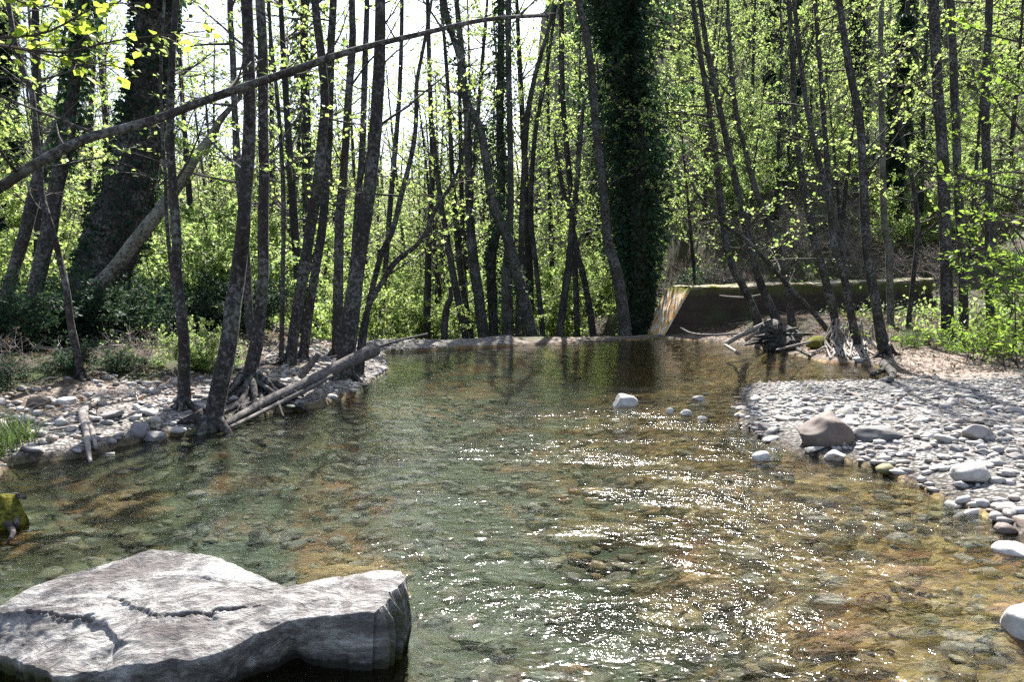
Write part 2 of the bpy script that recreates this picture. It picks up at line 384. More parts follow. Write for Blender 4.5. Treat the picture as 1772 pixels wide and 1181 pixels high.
q = np.stack([WX, WY, 0 * WX], -1)
WZ = (.004 + .010 * rif) * fbm(q * np.array([2.2, 3.2, 1]), 51, 2) * ss(-.2, .6, -river_sd(WX, WY) + .3)
mb = MB(); ny, nx = WX.shape; idx = np.arange(nx * ny).reshape(ny, nx)
mb.add(np.stack([WX, WY, WZ], -1).reshape(-1, 3), np.stack([idx[:-1, :-1], idx[:-1, 1:], idx[1:, 1:], idx[1:, :-1]], -1).reshape(-1, 4))
M = Mat('water'); v = M.co((1, 1.25, 1)); ra = M.attr('riffle').outputs['Fac']
na = M.noise(5.0, 2, .5, v, .5); nb = M.noise(13, 2, .5, v, .5); nc = M.noise(42, 2, .5, v, .3)
hgt = M.math('ADD', M.math('MULTIPLY', na, M.math('ADD', M.math('MULTIPLY', ra, .012), .014)), M.math('ADD', M.math('MULTIPLY', nb, M.math('ADD', M.math('MULTIPLY', ra, .020), .0062)), M.math('MULTIPLY', nc, M.math('ADD', M.math('MULTIPLY', ra, .0026), .0010))))
hgt = M.math('MULTIPLY', hgt, M.math('SUBTRACT', 1.0, M.math('MULTIPLY', M.attr('calm').outputs['Fac'], .55)))
bp = M.bump(hgt, 1.0, 1.0)
fr = M.n('ShaderNodeFresnel'); fr.inputs[0].default_value = 1.33; M.l(bp, fr.inputs[1])
gl = M.n('ShaderNodeBsdfGlossy'); gl.inputs['Roughness'].default_value = .085; M.l(bp, gl.inputs['Normal'])
tr = M.n('ShaderNodeBsdfTransparent'); tr.inputs[0].default_value = (.93, .96, .92, 1)
rf = M.n('ShaderNodeBsdfRefraction'); rf.inputs['IOR'].default_value = 1.33; rf.inputs['Roughness'].default_value = 0; M.l(bp, rf.inputs['Normal']); rf.inputs[0].default_value = (.93, .96, .92, 1)
m1 = M.n('ShaderNodeMixShader'); m1.inputs[0].default_value = .45; M.l(tr.outputs[0], m1.inputs[1]); M.l(rf.outputs[0], m1.inputs[2])
m2 = M.n('ShaderNodeMixShader'); M.l(fr.outputs[0], m2.inputs[0]); M.l(m1.outputs[0], m2.inputs[1]); M.l(gl.outputs[0], m2.inputs[2]); M.l(m2.outputs[0], M.out.inputs[0])
rif = rif - .15 * ss(8, 13, WY)
wme = mb.mesh('water', M.m); a = wme.attributes.new('riffle', 'FLOAT', 'POINT'); a.data.foreach_set('value', rif.astype(np.float32).ravel()); wme.attributes.new('calm', 'FLOAT', 'POINT').data.foreach_set('value', ss(9, 14, WY).astype(np.float32).ravel())
tag(link('water', wme), kind='structure')

# ------------------------------------------------------------------ weir crest and abutment wall
def prism(profile_fn, us, ns):
    V = np.array([[profile_fn(u, k) for k in range(ns)] for u in us]); m = len(us)
    i = np.arange(m - 1)[:, None] * ns; j = np.arange(ns)[None]; k = (j + 1) % ns
    return V.reshape(-1, 3), np.stack([i + j, i + k, i + ns + k, i + ns + j], -1).reshape(-1, 4)
M = Mat('concrete_sill'); v = M.co(); n = M.noise(9, 5, .7, v)
M_SILL = M.done(M.ramp(n, [(.3, (.16, .15, .12)), (.7, (.48, .45, .38))]), .8, M.bump(n, .5, .02), .3)
rng = np.random.default_rng(5)
us = np.linspace(-.6, LW + .25, 60); wob = fbm(np.stack([us * 1.7, 0 * us, 0 * us], -1), 8, 3)
prof = [(-.02, -.5), (-.02, .0), (.03, .03), (.22, .025), (.28, -.03), (.4, -1.6)]
def pf(u, k):
    i = int(np.argmin(abs(us - u))); a, z = prof[k]; p = A_W + DW * u + NW * (a + .012 * wob[i]); return (p[0], p[1], z + (.016 * wob[i] if k in (2, 3) else 0))
mb = MB(); V, F = prism(pf, us, 6); mb.add(V, F)
tag(link('weir_sill', mb.mesh('weir_sill', M_SILL)), 'low pale concrete weir sill across the far edge of the pool', 'weir')
# wall: local frame, u along the wall, t through it, z up
WU = unit(np.array([1, .22])); WT = np.array([-WU[1], WU[0]]); W0 = np.array([4.62, wall_y(4.62)]); LWALL = 9.6
root_w = empty('abutment_wall', (W0[0], W0[1], 0), 'long dark concrete abutment wall with mossy top and orange stained sloping end', 'wall')
def wtop(u): return 1.52 + .03 * u + .018 * math.sin(u * 2.1) + .012 * math.sin(5.3 * u + 1)
def wp(u, t, z): p = WU * u + WT * t; return (p[0], p[1], z)
mb = MB(); NU, NZ = 96, 26
VV = []
for a in range(NU + 1):
    u_ = a / NU
    for b in range(NZ + 1):
        zf = b / NZ; zt = wtop(u_ * LWALL); z = -.5 + (zt + .5) * zf
        us0 = .92 * max(z, -.5) / 1.52
        u = us0 + (LWALL - us0) * u_
        VV.append(wp(u, .012 * vnoise(np.array([u * 2.2, z * 3, 1.0]), 2) + .01 * vnoise(np.array([u * 7, z * 9, 1.0]), 3), z))
ix = np.arange((NU + 1) * (NZ + 1)).reshape(NU + 1, NZ + 1)
mb.add(VV, np.stack([ix[:-1, :-1], ix[1:, :-1], ix[1:, 1:], ix[:-1, 1:]], -1).reshape(-1, 4))
M = Mat('shaded_wall_concrete'); v = M.co(); n = M.noise(3.5, 6, .7, v, .5); nf = M.noise(30, 4, .6, v); vs = M.noise(5, 4, .6, M.co((3, 3, .5)))
cw = M.mix(n, (.025, .02, .018), (.085, .062, .05)); cw = M.mix(M.ramp(vs, [(.5, 0.0), (.65, .7)]), cw, (.035, .032, .032)); cw = M.mix(M.ramp(M.noise(1.2, 3, .5, v), [(.55, 0.0), (.7, .5)]), cw, (.06, .07, .03))  # face darkened: part of its shade is put into the concrete colour
sz = M.n('ShaderNodeSeparateXYZ'); M.l(M.co(), sz.inputs[0]); jt = M.math('LESS_THAN', M.math('FRACT', M.math('ADD', M.math('MULTIPLY', sz.outputs[2], 2.4), M.math('MULTIPLY', nf, .05))), .05); cw = M.mix(M.math('MULTIPLY', jt, .6), cw, (.015, .013, .012)); cw = M.mix(M.ramp(M.math('ADD', M.math('MULTIPLY', sz.outputs[2], .5), M.math('MULTIPLY', vs, .5)), [(.88, 0.0), (1.0, .8)]), cw, (.09, .10, .03))
M_WALL = M.done(cw, .9, M.bump(M.math('ADD', n, M.math('MULTIPLY', nf, .5)), .7, .03), .2)
link('face', mb.mesh('wall_face', M_WALL), root_w)
TH = 1.6
mb = MB(); VV = []
NU2, NT = 110, 12
for a in range(NU2 + 1):
    u = .90 + (LWALL - .90) * a / NU2
    for b in range(NT + 1):
        t = -.05 + (TH + .05) * b / NT
        VV.append(wp(u, t + (.03 * vnoise(np.array([u * 4, 0, 3.0]), 4) if b == 0 else 0), wtop(u) + .03 + .028 * fbm(np.array([u * 3, t * 3, 0.0]), 6, 3) + (-.05 if b == 0 else 0)))
ix = np.arange((NU2 + 1) * (NT + 1)).reshape(NU2 + 1, NT + 1)
mb.add(VV, np.stack([ix[:-1, :-1], ix[1:, :-1], ix[1:, 1:], ix[:-1, 1:]], -1).reshape(-1, 4))
V2 = np.array([VV[a * (NT + 1)] for a in range(NU2 + 1)]); V3 = V2 - np.array([WT[0] * -.05, WT[1] * -.05, .07]); V3[:, 2] -= .03 * abs(vnoise(V2 * 5, 7))
k = np.arange(NU2); mb.add(np.vstack([V2, V3]), np.stack([k, k + NU2 + 1, k + NU2 + 2, k + 1], -1))
M = Mat('mossy_cap'); v = M.co(); n = M.noise(2.2, 4, .6, v); nf = M.noise(30, 5, .7, v)
cc = M.mix(M.ramp(n, [(.50, 0.0), (.64, 1.0)]), M.mix(nf, (.20, .18, .13), (.42, .39, .30)), M.mix(nf, (.05, .06, .01), (.22, .22, .03)))
M_CAP = M.done(cc, .95, M.bump(nf, .9, .02), .1)
link('mossy_top', mb.mesh('wall_cap', M_CAP), root_w)
mb = MB(); VV = []
for a in range(41):
    f = a / 40; z = -.5 + f * (wtop(.92) + .5)
    for b in range(17):
        t = -.03 + (TH + .03) * b / 16
        e = .05 * (b == 0)
        VV.append(wp(.92 * z / 1.52 - .035 + .02 * fbm(np.array([t * 3, z * 3, 0.0]), 12, 3) + e, t, z + .01))
ix = np.arange(41 * 17).reshape(41, 17); mb.add(VV, np.stack([ix[:-1, :-1], ix[:-1, 1:], ix[1:, 1:], ix[1:, :-1]], -1).reshape(-1, 4))
M = Mat('stained_lit_ramp'); v = M.co((1, 1, 1)); n = M.noise(3.0, 5, .65, M.co((2.2, 2.2, .7)), .8); nf = M.noise(22, 5, .7, v)
geo = M.n('ShaderNodeSeparateXYZ'); M.l(M.co(), geo.inputs[0])
cr = M.ramp(n, [(.36, (.66, .26, .04)), (.46, (.68, .40, .12)), (.53, (.72, .65, .55)), (.7, (.80, .76, .68))])  # orange and white stains, lifted in tone to paint in the sunlight
ms = M.math('ADD', geo.outputs[2], M.math('MULTIPLY', M.noise(5, 4, .6, v), .5))
cr = M.mix(M.ramp(ms, [(.0, 0.0), (1.0, 0.0)]), cr, (.2, .2, .03))
mt = M.ramp(M.math('MULTIPLY', ms, .5), [(.78, 0.0), (.86, 1.0)]); mlo = M.ramp(ms, [(.28, 1.0), (.42, 0.0)])
cr = M.mix(M.math('MAXIMUM', mt, M.math('MULTIPLY', mlo, .8)), cr, M.mix(nf, (.10, .11, .012), (.32, .31, .04)))
M_RAMP = M.done(cr, .9, M.bump(nf, .6, .02), .2)
link('sloping_end', mb.mesh('wall_ramp', M_RAMP), root_w)

# ------------------------------------------------------------------ stones
def ico(sub):
    import bmesh
    b = bmesh.new(); bmesh.ops.create_icosphere(b, subdivisions=sub, radius=1.0); b.verts.ensure_lookup_table()
    V = np.array([v.co[:] for v in b.verts]); F = np.array([[v.index for v in f.verts] for f in b.faces]); b.free(); return V, F
I1, I2, I3, I4 = ico(1), ico(2), ico(3), ico(4)
def stone_v(base, rng, flat=.5, rough=.16, planes=5, long=.75):
    V = base.copy(); s = rng.integers(1 << 20)
    V = V * (1 + rough * fbm(V * 1.1 + rng.uniform(-50, 50, 3), int(s), 3))[:, None]
    for _ in range(planes):
        nrm = unit(rng.normal(0, 1, 3)); d = rng.uniform(.62, .9); h = V @ nrm - d; V = V - np.outer(np.maximum(h, 0) * .96, nrm)
    return V * np.array([1, long * rng.uniform(.8, 1.2), flat * rng.uniform(.75, 1.3)])
rng = np.random.default_rng(11)
STONES = []
for k in range(14):
    mb = MB(); mb.add(stone_v(I3[0], rng, rng.uniform(.24, .5), .2, 13), I3[1]); STONES.append(mb)
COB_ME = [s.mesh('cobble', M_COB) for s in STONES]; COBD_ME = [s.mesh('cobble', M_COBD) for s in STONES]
def place_stone(name, me, x, y, size, rz, label, cat, group=None, sink=.42, tilt=.2, z=None, flat=1.0):
    o = link(name, me); z0 = Hs(x, y) if z is None else z
    o.location = (x, y, z0 + size * .5 * flat * (.5 - sink)); o.rotation_euler = (rng.normal(0, tilt), rng.normal(0, tilt), rz); o.scale = (size * .5, size * .5, size * .5 * flat)
    return tag(o, label, cat, group)
def scatter(n, rect, ok, rmin, rmax, sep=.42, pw=2.0, taken=None):
    pts = list(taken) if taken else []; out = []; tries = 0
    while len(out) < n and tries < n * 60:
        tries += 1; x, y = rng.uniform(rect[0], rect[2]), rng.uniform(rect[1], rect[3])
        if not ok(x, y): continue
        r = rmin + (rmax - rmin) * rng.uniform() ** pw
        if any((x - a) ** 2 + (y - b) ** 2 < ((r + c) * sep) ** 2 for a, b, c in pts): continue
        pts.append((x, y, r)); out.append((x, y, r))
    return out
def sdp(x, y): return float(river_sd(np.array([x]), np.array([y]))[0])
def pxy(x, y): return PW / 2 + FPX * x / y
# single stones
def big_stone(name, label, cat, px, py, wpx, mat, flat=.55, long=.7, rz=0, seed=0, planes=6, sink=.25, z=None, tilt=0.0, base=I4, D=None, rough=.14, peak=False):
    peak = peak or 'peaked' in label
    r_ = np.random.default_rng(seed); p = ground_at(px, py) if D is None else at(px, py, D)
    sz = wpx * p[1] / FPX
    V = stone_v(base[0], r_, flat, rough, planes, long)
    V = V + unit(V) * (.02 * fbm(V * 5, seed, 3))[:, None]
    if peak: V[:, 2] = np.where(V[:, 2] > 0, V[:, 2] * np.clip(1.15 - .72 * np.abs(V[:, 0] / np.abs(V[:, 0]).max() - .28), .15, 1.3), V[:, 2])
    V = V / (V[:, 0].max() - V[:, 0].min()) * sz
    m_ = MB(); m_.add(V, base[1]); hz = V[:, 2].max()
    z0 = max(Hs(p[0], p[1]), -.02) if z is None else z
    o = link(name, m_.mesh(name, mat), loc=(p[0], p[1] + sz * .3, z0 + hz * (1 - 2 * sink))); o.rotation_euler = (tilt, 0, rz)
    return tag(o, label, cat), (p[0], p[1] + sz * .3, sz)
TAKEN = []
for a in [('boulder', 'brown boulder with a peaked top on the gravel bar', 'boulder', 1440, 772, 98, M_BROWN, .78, .75, .1, 3, 9, .28),
          ('boulder', 'dark flat slab of stone tucked beside the brown boulder', 'boulder', 1528, 768, 92, M_DGREY, .3, .5, -.1, 4, 6, .3),
          ('boulder', 'grey angular boulder tilted among cobbles near the right edge', 'boulder', 1703, 765, 62, M_COB, .75, .7, .4, 7, 8, .25),
          ('stone', 'broad smooth grey stone at the waterline of the gravel bar', 'stone', 1693, 838, 70, M_COB, .5, .7, .1, 9, 5, .25),
          ('stone', 'white rounded rock cut by the right edge of the picture', 'stone', 1762, 962, 66, M_WHITE, .4, .8, .0, 15, 5, .25),
          ('stone', 'white boulder lowest along the right edge of the picture', 'stone', 1800, 1115, 92, M_WHITE, .75, .8, .0, 16, 5, .25),
          ('stone', 'brown wet stone at the water just above the white rock', 'stone', 1746, 925, 40, M_BROWN, .6, .8, .0, 17, 5, .2),
          ('stone', 'grey cobble with pale top standing in the water before the brown boulder', 'stone', 1452, 798, 40, M_COB, .6, .8, .0, 18, 4, .2),
          ('stone', 'bright angular stone standing alone in mid stream', 'stone', 1083, 706, 44, M_WHITE, .55, .8, .0, 19, 7, .18),
          ('stone', 'small white stone with pointed top in the stream', 'stone', 1159, 718, 15, M_WHITE, .9, .8, .5, 20, 5, .1),
          ('stone', 'flat white stone second from the pointed one in the stream', 'stone', 1189, 722, 22, M_WHITE, .6, .8, .2, 21, 4, .1),
          ('stone', 'pale flat stone nearest the gravel bar in the stream', 'stone', 1216, 726, 18, M_WHITE, .5, .8, .2, 22, 4, .1),
          ('stone', 'small dark topped stone behind the white ones in the stream', 'stone', 1210, 694, 24, M_COB, .4, .8, .2, 23, 4, .15),
          ('stone', 'white stone in the brown shallows before the leaning trunks', 'stone', 1488, 628, 18, M_WHITE, .6, .8, .2, 24, 4, .1),
          ('stone', 'pale stone standing in sparkling water at the tip of the gravel bar', 'stone', 1322, 798, 34, M_WHITE, .6, .8, .2, 25, 5, .2),
          ('stone', 'bright white stone on the left bank behind the forked driftwood', 'stone', 110, 704, 36, M_WHITE, .55, .8, .2, 26, 5, .2),
          ('stone', 'long brown stone lying on the left bank near the picture edge', 'stone', 58, 708, 40, M_BROWN, .45, .5, .1, 27, 4, .2),
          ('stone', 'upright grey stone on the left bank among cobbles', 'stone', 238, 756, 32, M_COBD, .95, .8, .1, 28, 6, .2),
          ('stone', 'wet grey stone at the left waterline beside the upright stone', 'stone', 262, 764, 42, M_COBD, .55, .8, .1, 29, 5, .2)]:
    o, t = big_stone(*a); TAKEN.append(t)
# cobbles of the gravel bar: one object each
okR = lambda x, y: x > 0 and sdp(x, y) > -.12 and 1150 < pxy(x, y) < 1800 and y > 3
cob = scatter(205, (1.5, 3.4, 6.5, 9.5), okR, .09, .235, .38, 2.0, TAKEN)
for (x, y, r) in cob:
    place_stone('cobble', COB_ME[rng.integers(14)], x, y, r, rng.uniform(0, 6.28), 'smooth grey river cobble lying among others on the sunlit gravel bar', 'cobble', 'cobbles of the gravel bar')
okL = lambda x, y: x < 0 and sdp(x, y) > -.1 and sdp(x, y) < 1.9 and pxy(x, y) > -20
cobl = scatter(85, (-6, 6.3, -2.0, 13.5), okL, .10, .30, .42, 1.8, TAKEN)
for (x, y, r) in cobl:
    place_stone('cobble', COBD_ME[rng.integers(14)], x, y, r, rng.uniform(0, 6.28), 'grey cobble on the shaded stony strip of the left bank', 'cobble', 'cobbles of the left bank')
# smaller gravel, past counting
def stone_mass(name, pts, mat, label, sub, sink=.2, flat=.5):
    m_ = MB(); base = [stone_v(sub[0], rng, flat * rng.uniform(.6, 1.1), .16, 6) for _ in range(10)]
    P = np.array(pts); hz = H(P[:, 0], P[:, 1])
    for (x, y, r), z in zip(P, hz):
        a = rng.uniform(0, 6.28); c, s_ = math.cos(a), math.sin(a); V = base[rng.integers(10)] * r * .5
        tz = rng.normal(0, .15)
        V = np.stack([V[:, 0] * c - V[:, 1] * s_, V[:, 0] * s_ + V[:, 1] * c, V[:, 2] + tz * V[:, 0]], -1) + (x, y, z + r * .12 * (1 - sink))
        m_.add(V, sub[1])
    return tag(link(name, m_.mesh(name, mat)), label, name.replace('_', ' '), kind='stuff')
pts = []
n_ = 9000; n_ = 9600; x = rng.uniform(1.5, 10, n_); y = 3.2 + 9.8 * rng.uniform(0, 1, n_) ** 1.0; sd_ = river_sd(x, y); zz = fbm(np.stack([x, y, 0 * x], -1) * .8, 41, 3)
keep = (sd_ > np.where(rng.uniform(0, 1, n_) < .3, -.38, -.08)) & ((fbm(np.stack([x * .9, y * .9, 0 * x], -1), 143, 3) > -.38) | (y < 6)) & (y + .5 * zz < 11.9 + np.where(rng.uniform(0, 1, n_) < .35, 1.6, 0)) & (pxy(x, y) < 1850)
pts += [(a, b, c) for a, b, c in zip(x[keep], y[keep], .03 + (.13 - .06 * ss(7, 11, y[keep])) * rng.uniform(0, 1, keep.sum()) ** 2)]
stone_mass('river_gravel', pts, M_PEB, 'pale grey pebbles covering the sunlit gravel bar on the right', I1)
n_ = 4600; x = rng.uniform(-7.5, -1.8, n_); y = rng.uniform(6, 19, n_); sd_ = river_sd(x, y)
keep = (sd_ > -.1) & (sd_ < 2.2 + zz[:n_] * .5)
stone_mass('bank_gravel', [(a, b, c) for a, b, c in zip(x[keep], y[keep], .04 + .12 * rng.uniform(0, 1, keep.sum()) ** 2)], M_PEB, 'grey pebbles strewn along the stony left bank', I1)
n_ = 5200; x = rng.uniform(-3.4, 6, n_); y = 1.6 + 12 * rng.uniform(0, 1, n_) ** 1.4; sd_ = river_sd(x, y)
keep = sd_ < .02
bx = x[keep]; by = y[keep]; br = .05 + .20 * rng.uniform(0, 1, keep.sum()) ** 2.4; lf = bx + rng.normal(0, .35, len(bx)) < .45
stone_mass('riverbed_stones', list(zip(bx[~lf], by[~lf], br[~lf])), M_BED, 'amber and olive stones covering the shallow bed on the right', I2, flat=.42)
stone_mass('pool_bed_stones', list(zip(bx[lf], by[lf], br[lf])), M_BEDG, 'dark green stones covering the bed of the deeper pool on the left', I2, flat=.42)
for k, (px, py, w, lab) in enumerate([(1060, 912, 150, 'olive slab under the water before the sun glitter'), (1150, 942, 70, 'orange rounded stone under water next to the olive slab'),
        (1150, 1072, 110, 'flat orange slab under water in the lower middle of the stream'), (662, 882, 46, 'small orange stone under the water in the mid left pool'),
        (1005, 925, 90, 'brown rounded slab under the ripples left of the olive slab'), (1590, 985, 60, 'brown submerged boulder in the shallows below the gravel bar'),
        (1600, 1095, 120, 'yellowish stone slab under shallow water at lower right'), (1700, 1110, 110, 'ridged yellow stone under water beside the lowest white boulder'),
        (620, 1000, 260, 'broad reddish slab under water just behind the great rock'), (215, 880, 170, 'long reddish ledge under water off the left bank'), (60, 950, 150, 'reddish ledge under water below the mossy stump'),
        (1250, 1010, 90, 'dull brown stone under water right of the sun glitter'), (1420, 1120, 130, 'low olive slab under water near the bottom right')]):
    p = atz(px, py, -.12); r_ = np.random.default_rng(60 + k); V = stone_v(I4[0], r_, .22, .14, 5, .55); sz = w * p[1] / FPX; V = V * sz / 2
    m_ = MB(); m_.add(V, I4[1]); o = link('submerged_stone', m_.mesh('submerged_stone', M_SLAB), loc=(p[0], p[1], -.12 - V[:, 2].max() * .55)); o.rotation_euler = (0, 0, r_.normal(0, .25)); tag(o, lab, 'stone')

# ------------------------------------------------------------------ the great foreground rock
RIDGE = [(-90, 1100, .08), (-45, 1082, .13), (0, 1052, .19), (60, 1016, .24), (150, 988, .28), (235, 960, .32), (275, 955, .33), (350, 962, .33), (420, 988, .31), (470, 1010, .28), (495, 1016, .275), (530, 1008, .28), (590, 999, .29), (640, 991, .295), (690, 987, .29), (707, 1000, .27)]
LIP = [(-90, 1114, .05), (-45, 1116, .07), (0, 1128, .09), (55, 1148, .09), (105, 1163, .09), (170, 1156, .12), (200, 1150, .15), (300, 1142, .17), (370, 1130, .18), (420, 1110, .19), (470, 1086, .21), (500, 1074, .22), (560, 1066, .235), (610, 1062, .24), (648, 1060, .24)]
rp = np.array([atz(*a) for a in RIDGE]); lp = np.array([atz(*a) for a in LIP])
n_u = 420; R_ = catmull(rp, n_u); L_ = catmull(lp, n_u)
rows = []
NV = 130
for t in np.linspace(0, 1, NV):
    P = L_ * (1 - t) + R_ * t
    sag = np.sin(math.pi * t) ** 1.0
    P[:, 2] += .022 * sag * (1 - .6 * ss(.55, 1, np.linspace(0, 1, n_u)))
    rows.append(P)
und = []
for f in np.concatenate([[1.0, .985, .96], np.linspace(.92, 0, 20)]):
    Q = L_.copy(); dz = L_[:, 2] + .45; Q[:, 2] = -.45 + dz * f * .96
    Q[:, 1] += .12 * (1 - f) * (1 - ss(.8, 1, np.linspace(0, 1, n_u))) + .10 * math.sin(math.pi * f) * ss(.5, .75, np.linspace(0, 1, n_u)) * (1 - ss(.8, 1, np.linspace(0, 1, n_u))); und.append(Q)
bk = []
for f in (.9, .7, .4, .0):
    Q = R_.copy(); dz = R_[:, 2] + .45; Q[:, 2] = -.45 + dz * f; Q[:, 1] += (.04 + .22 * (1 - f)) * (1 - ss(.85, 1, np.linspace(0, 1, n_u))); bk.append(Q)
G = np.array(und[::-1] + rows + bk); nr = len(G)
V = G.reshape(-1, 3).copy()
# right end column pushed out & closed, with vertical striations
u_ = np.tile(np.arange(n_u), nr); endf = ss(n_u - 26, n_u - 1, u_)
pn = V * np.array([3.2, 3.2, 5]); V[:, 2] += .006 * fbm(pn, 101, 5) + .006 * fbm(V * np.array([14, 22, 20]), 103, 4)
V[:, 1] += .018 * fbm(V * np.array([7, 3, 4]), 105, 4) * (1 - ss(n_u - 60, n_u - 8, u_))
low = ss(.26, .0, V[:, 2])
V[:, 1] += .035 * fbm(V * np.array([16, 2, 2.2]), 107, 3) * low * (1 - ss(n_u - 60, n_u - 8, u_))
V[:, 0] += .014 * fbm(V * np.array([4, 22, 2]), 109, 3) * endf
def groove(V, pts, depth, width, z=.2):
    P = np.array([atz(px, py, zz) for px, py, zz in pts]); d = np.full(len(V), 9.0)
    for a, b in zip(P[:-1], P[1:]):
        ab = (b - a)[:2]; t = np.clip(((V[:, :2] - a[:2]) @ ab) / (ab @ ab), 0, 1); d = np.minimum(d, np.linalg.norm(V[:, :2] - a[:2] - t[:, None] * ab, axis=1))
    d = d + .005 * vnoise(V * 25, 9) + .004 * vnoise(V * 70, 19)
    return depth * (1 - ss(0, width, d))
top = ss(.0, .12, V[:, 2])
cr1 = [(185, 1003, .31), (222, 1020, .29), (245, 1042, .26), (262, 1062, .24), (305, 1068, .23), (345, 1080, .20), (365, 1098, .17), (370, 1112, .13), (400, 1108, .13), (450, 1088, .16)]
cr2 = [(45, 1055, .2), (100, 1066, .19), (140, 1080, .17), (165, 1100, .13), (185, 1115, .10)]
cr3 = [(180, 1035, .25), (172, 1058, .22), (150, 1075, .18)]
cr4 = [(300, 980, .33), (400, 1000, .31), (470, 1022, .28)]
gr = groove(V, cr1, .013, .0055) + groove(V, cr2, .011, .005) + groove(V, cr3, .006, .004) + groove(V, cr4, .005, .004)
V[:, 2] -= gr * top
def infront(V, pts):
    P = np.array([atz(*a) for a in pts]); o = np.argsort(P[:, 0]); yl = np.interp(V[:, 0], P[o, 0], P[o, 1]); return ss(P[:, 0].min(), P[:, 0].min() + .10, V[:, 0]) * ss(P[:, 0].max(), P[:, 0].max() - .14, V[:, 0]) * ss(.0, .010, yl - V[:, 1] + .004 * vnoise(V * 40, 29))
V[:, 2] -= (.009 * infront(V, cr1) + .014 * infront(V, [(-60, 1050, .2)] + cr2 + [(215, 1122, .15), (260, 1132, .15)])) * top
step = np.array([atz(px, py, zz) for px, py, zz in cr1])
idx = np.arange(nr * n_u).reshape(nr, n_u)
F = np.stack([idx[:-1, :-1], idx[:-1, 1:], idx[1:, 1:], idx[1:, :-1]], -1).reshape(-1, 4)
mb = MB(); mb.add(V, F)
Gv = V.reshape(nr, n_u, 3); T_ = Gv[len(und):len(und) + NV, -1]; dd_ = unit(T_[-1][:2] - T_[0][:2]); on_ = np.array([dd_[1], -dd_[0], 0.0])
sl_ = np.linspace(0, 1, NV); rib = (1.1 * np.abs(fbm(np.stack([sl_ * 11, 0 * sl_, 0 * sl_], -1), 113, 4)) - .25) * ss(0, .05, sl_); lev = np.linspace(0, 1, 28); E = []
for f in lev:
    P = T_.copy(); P[:, 2] = T_[:, 2] * (1 - f) - .45 * f
    P += on_ * (ss(0, .07, sl_) * ss(1, .93, sl_))[:, None] * (.03 * math.sin(math.pi * min(1, f * 2.2)) + .026 * rib * float(ss(0, .07, f)) + .008 * fbm(P * np.array([9, 9, 6]), 117, 3) * float(ss(0, .07, f)))[:, None]; tuck = (1 - ss(0, .10, sl_)) * float(ss(0, .05, f)); P[:, 0] -= .05 * tuck; P[:, 1] += .006 * tuck; E.append(P)
E = np.concatenate(E); k = np.arange(NV - 1)
mb.add(E, np.concatenate([np.stack([a * NV + k, (a + 1) * NV + k, (a + 1) * NV + k + 1, a * NV + k + 1], -1) for a in range(len(lev) - 1)]))
rib_shade = np.tile(np.clip(.25 - rib * 1.2, 0, 1), len(lev)) * np.repeat(ss(0, .12, lev), NV)  # rib hollows darkened: recess shade put into the end face colour
M = Mat('schist_rock'); v = M.co(); n1 = M.noise(3.2, 7, .7, M.co((1, 2.8, 3)), 1.2); n2 = M.noise(18, 9, .72, M.co((1, 2, 2)), 1.0); n3 = M.noise(110, 5, .75, v); n4 = M.noise(2.6, 6, .7, v, .6)
cr = M.ramp(M.math('ADD', M.math('MULTIPLY', n1, .65), M.math('MULTIPLY', n2, .35)), [(.38, (.09, .085, .085)), (.46, (.22, .21, .21)), (.53, (.40, .39, .38)), (.62, (.68, .665, .65))])
cr = M.mix(M.ramp(n3, [(.64, 0.0), (.70, .7)]), cr, (.10, .095, .09))
cr = M.mix(M.ramp(n4, [(.50, 0.0), (.58, .7)]), cr, (.13, .112, .112))
lw = M.n('ShaderNodeSeparateXYZ'); M.l(v, lw.inputs[0])
wet = M.ramp(M.math('ADD', lw.outputs[2], M.math('MULTIPLY', M.math('SUBTRACT', n2, .5), .08)), [(.03, 1.0), (.06, 0.0)]); cr = M.mix(wet, cr, (.035, .033, .03))
mo = M.math('MULTIPLY', M.ramp(lw.outputs[2], [(.06, 1.0), (.12, 0.0)]), M.ramp(lw.outputs[0], [(.0, 0.0), (.001, 0.0)])); 
ca_ = M.attr('cavity').outputs['Fac']; cr = M.mix(M.math('MULTIPLY', ca_, .75), cr, (.06, .045, .04))  # stain along the cracks, painted shade between the end ribs
mo = M.attr('mossy').outputs['Fac']; mo = M.math('MULTIPLY', mo, M.ramp(n2, [(.42, 0.0), (.55, 1.0)])); cr = M.mix(mo, cr, M.mix(n3, (.03, .04, .008), (.13, .14, .03)))  # mask holds moss and the shade painted on the right end face
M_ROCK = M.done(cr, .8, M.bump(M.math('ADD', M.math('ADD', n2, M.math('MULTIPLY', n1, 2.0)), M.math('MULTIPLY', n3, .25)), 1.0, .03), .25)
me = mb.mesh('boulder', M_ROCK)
full = np.concatenate([V, E]); cav = np.concatenate([np.clip(gr / .009, 0, 1), rib_shade])
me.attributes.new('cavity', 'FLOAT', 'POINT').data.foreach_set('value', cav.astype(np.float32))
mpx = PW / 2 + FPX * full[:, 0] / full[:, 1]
moss_shade = ss(230, 60, mpx) * ss(.10, .03, full[:, 2]) + ss(640, 690, mpx) * ss(.27, .2, full[:, 2]) * .9  # moss low on the left; the right end gets its shade painted in
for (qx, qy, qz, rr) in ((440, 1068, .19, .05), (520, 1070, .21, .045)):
    c_ = atz(qx, qy, qz); moss_shade = moss_shade + .7 * ss(rr, rr * .4, np.linalg.norm(full - c_, axis=1))
me.attributes.new('mossy', 'FLOAT', 'POINT').data.foreach_set('value', np.clip(moss_shade, 0, 1).astype(np.float32))
tag(link('boulder', me), 'great pale cracked rock rising from the water in the foreground', 'boulder')

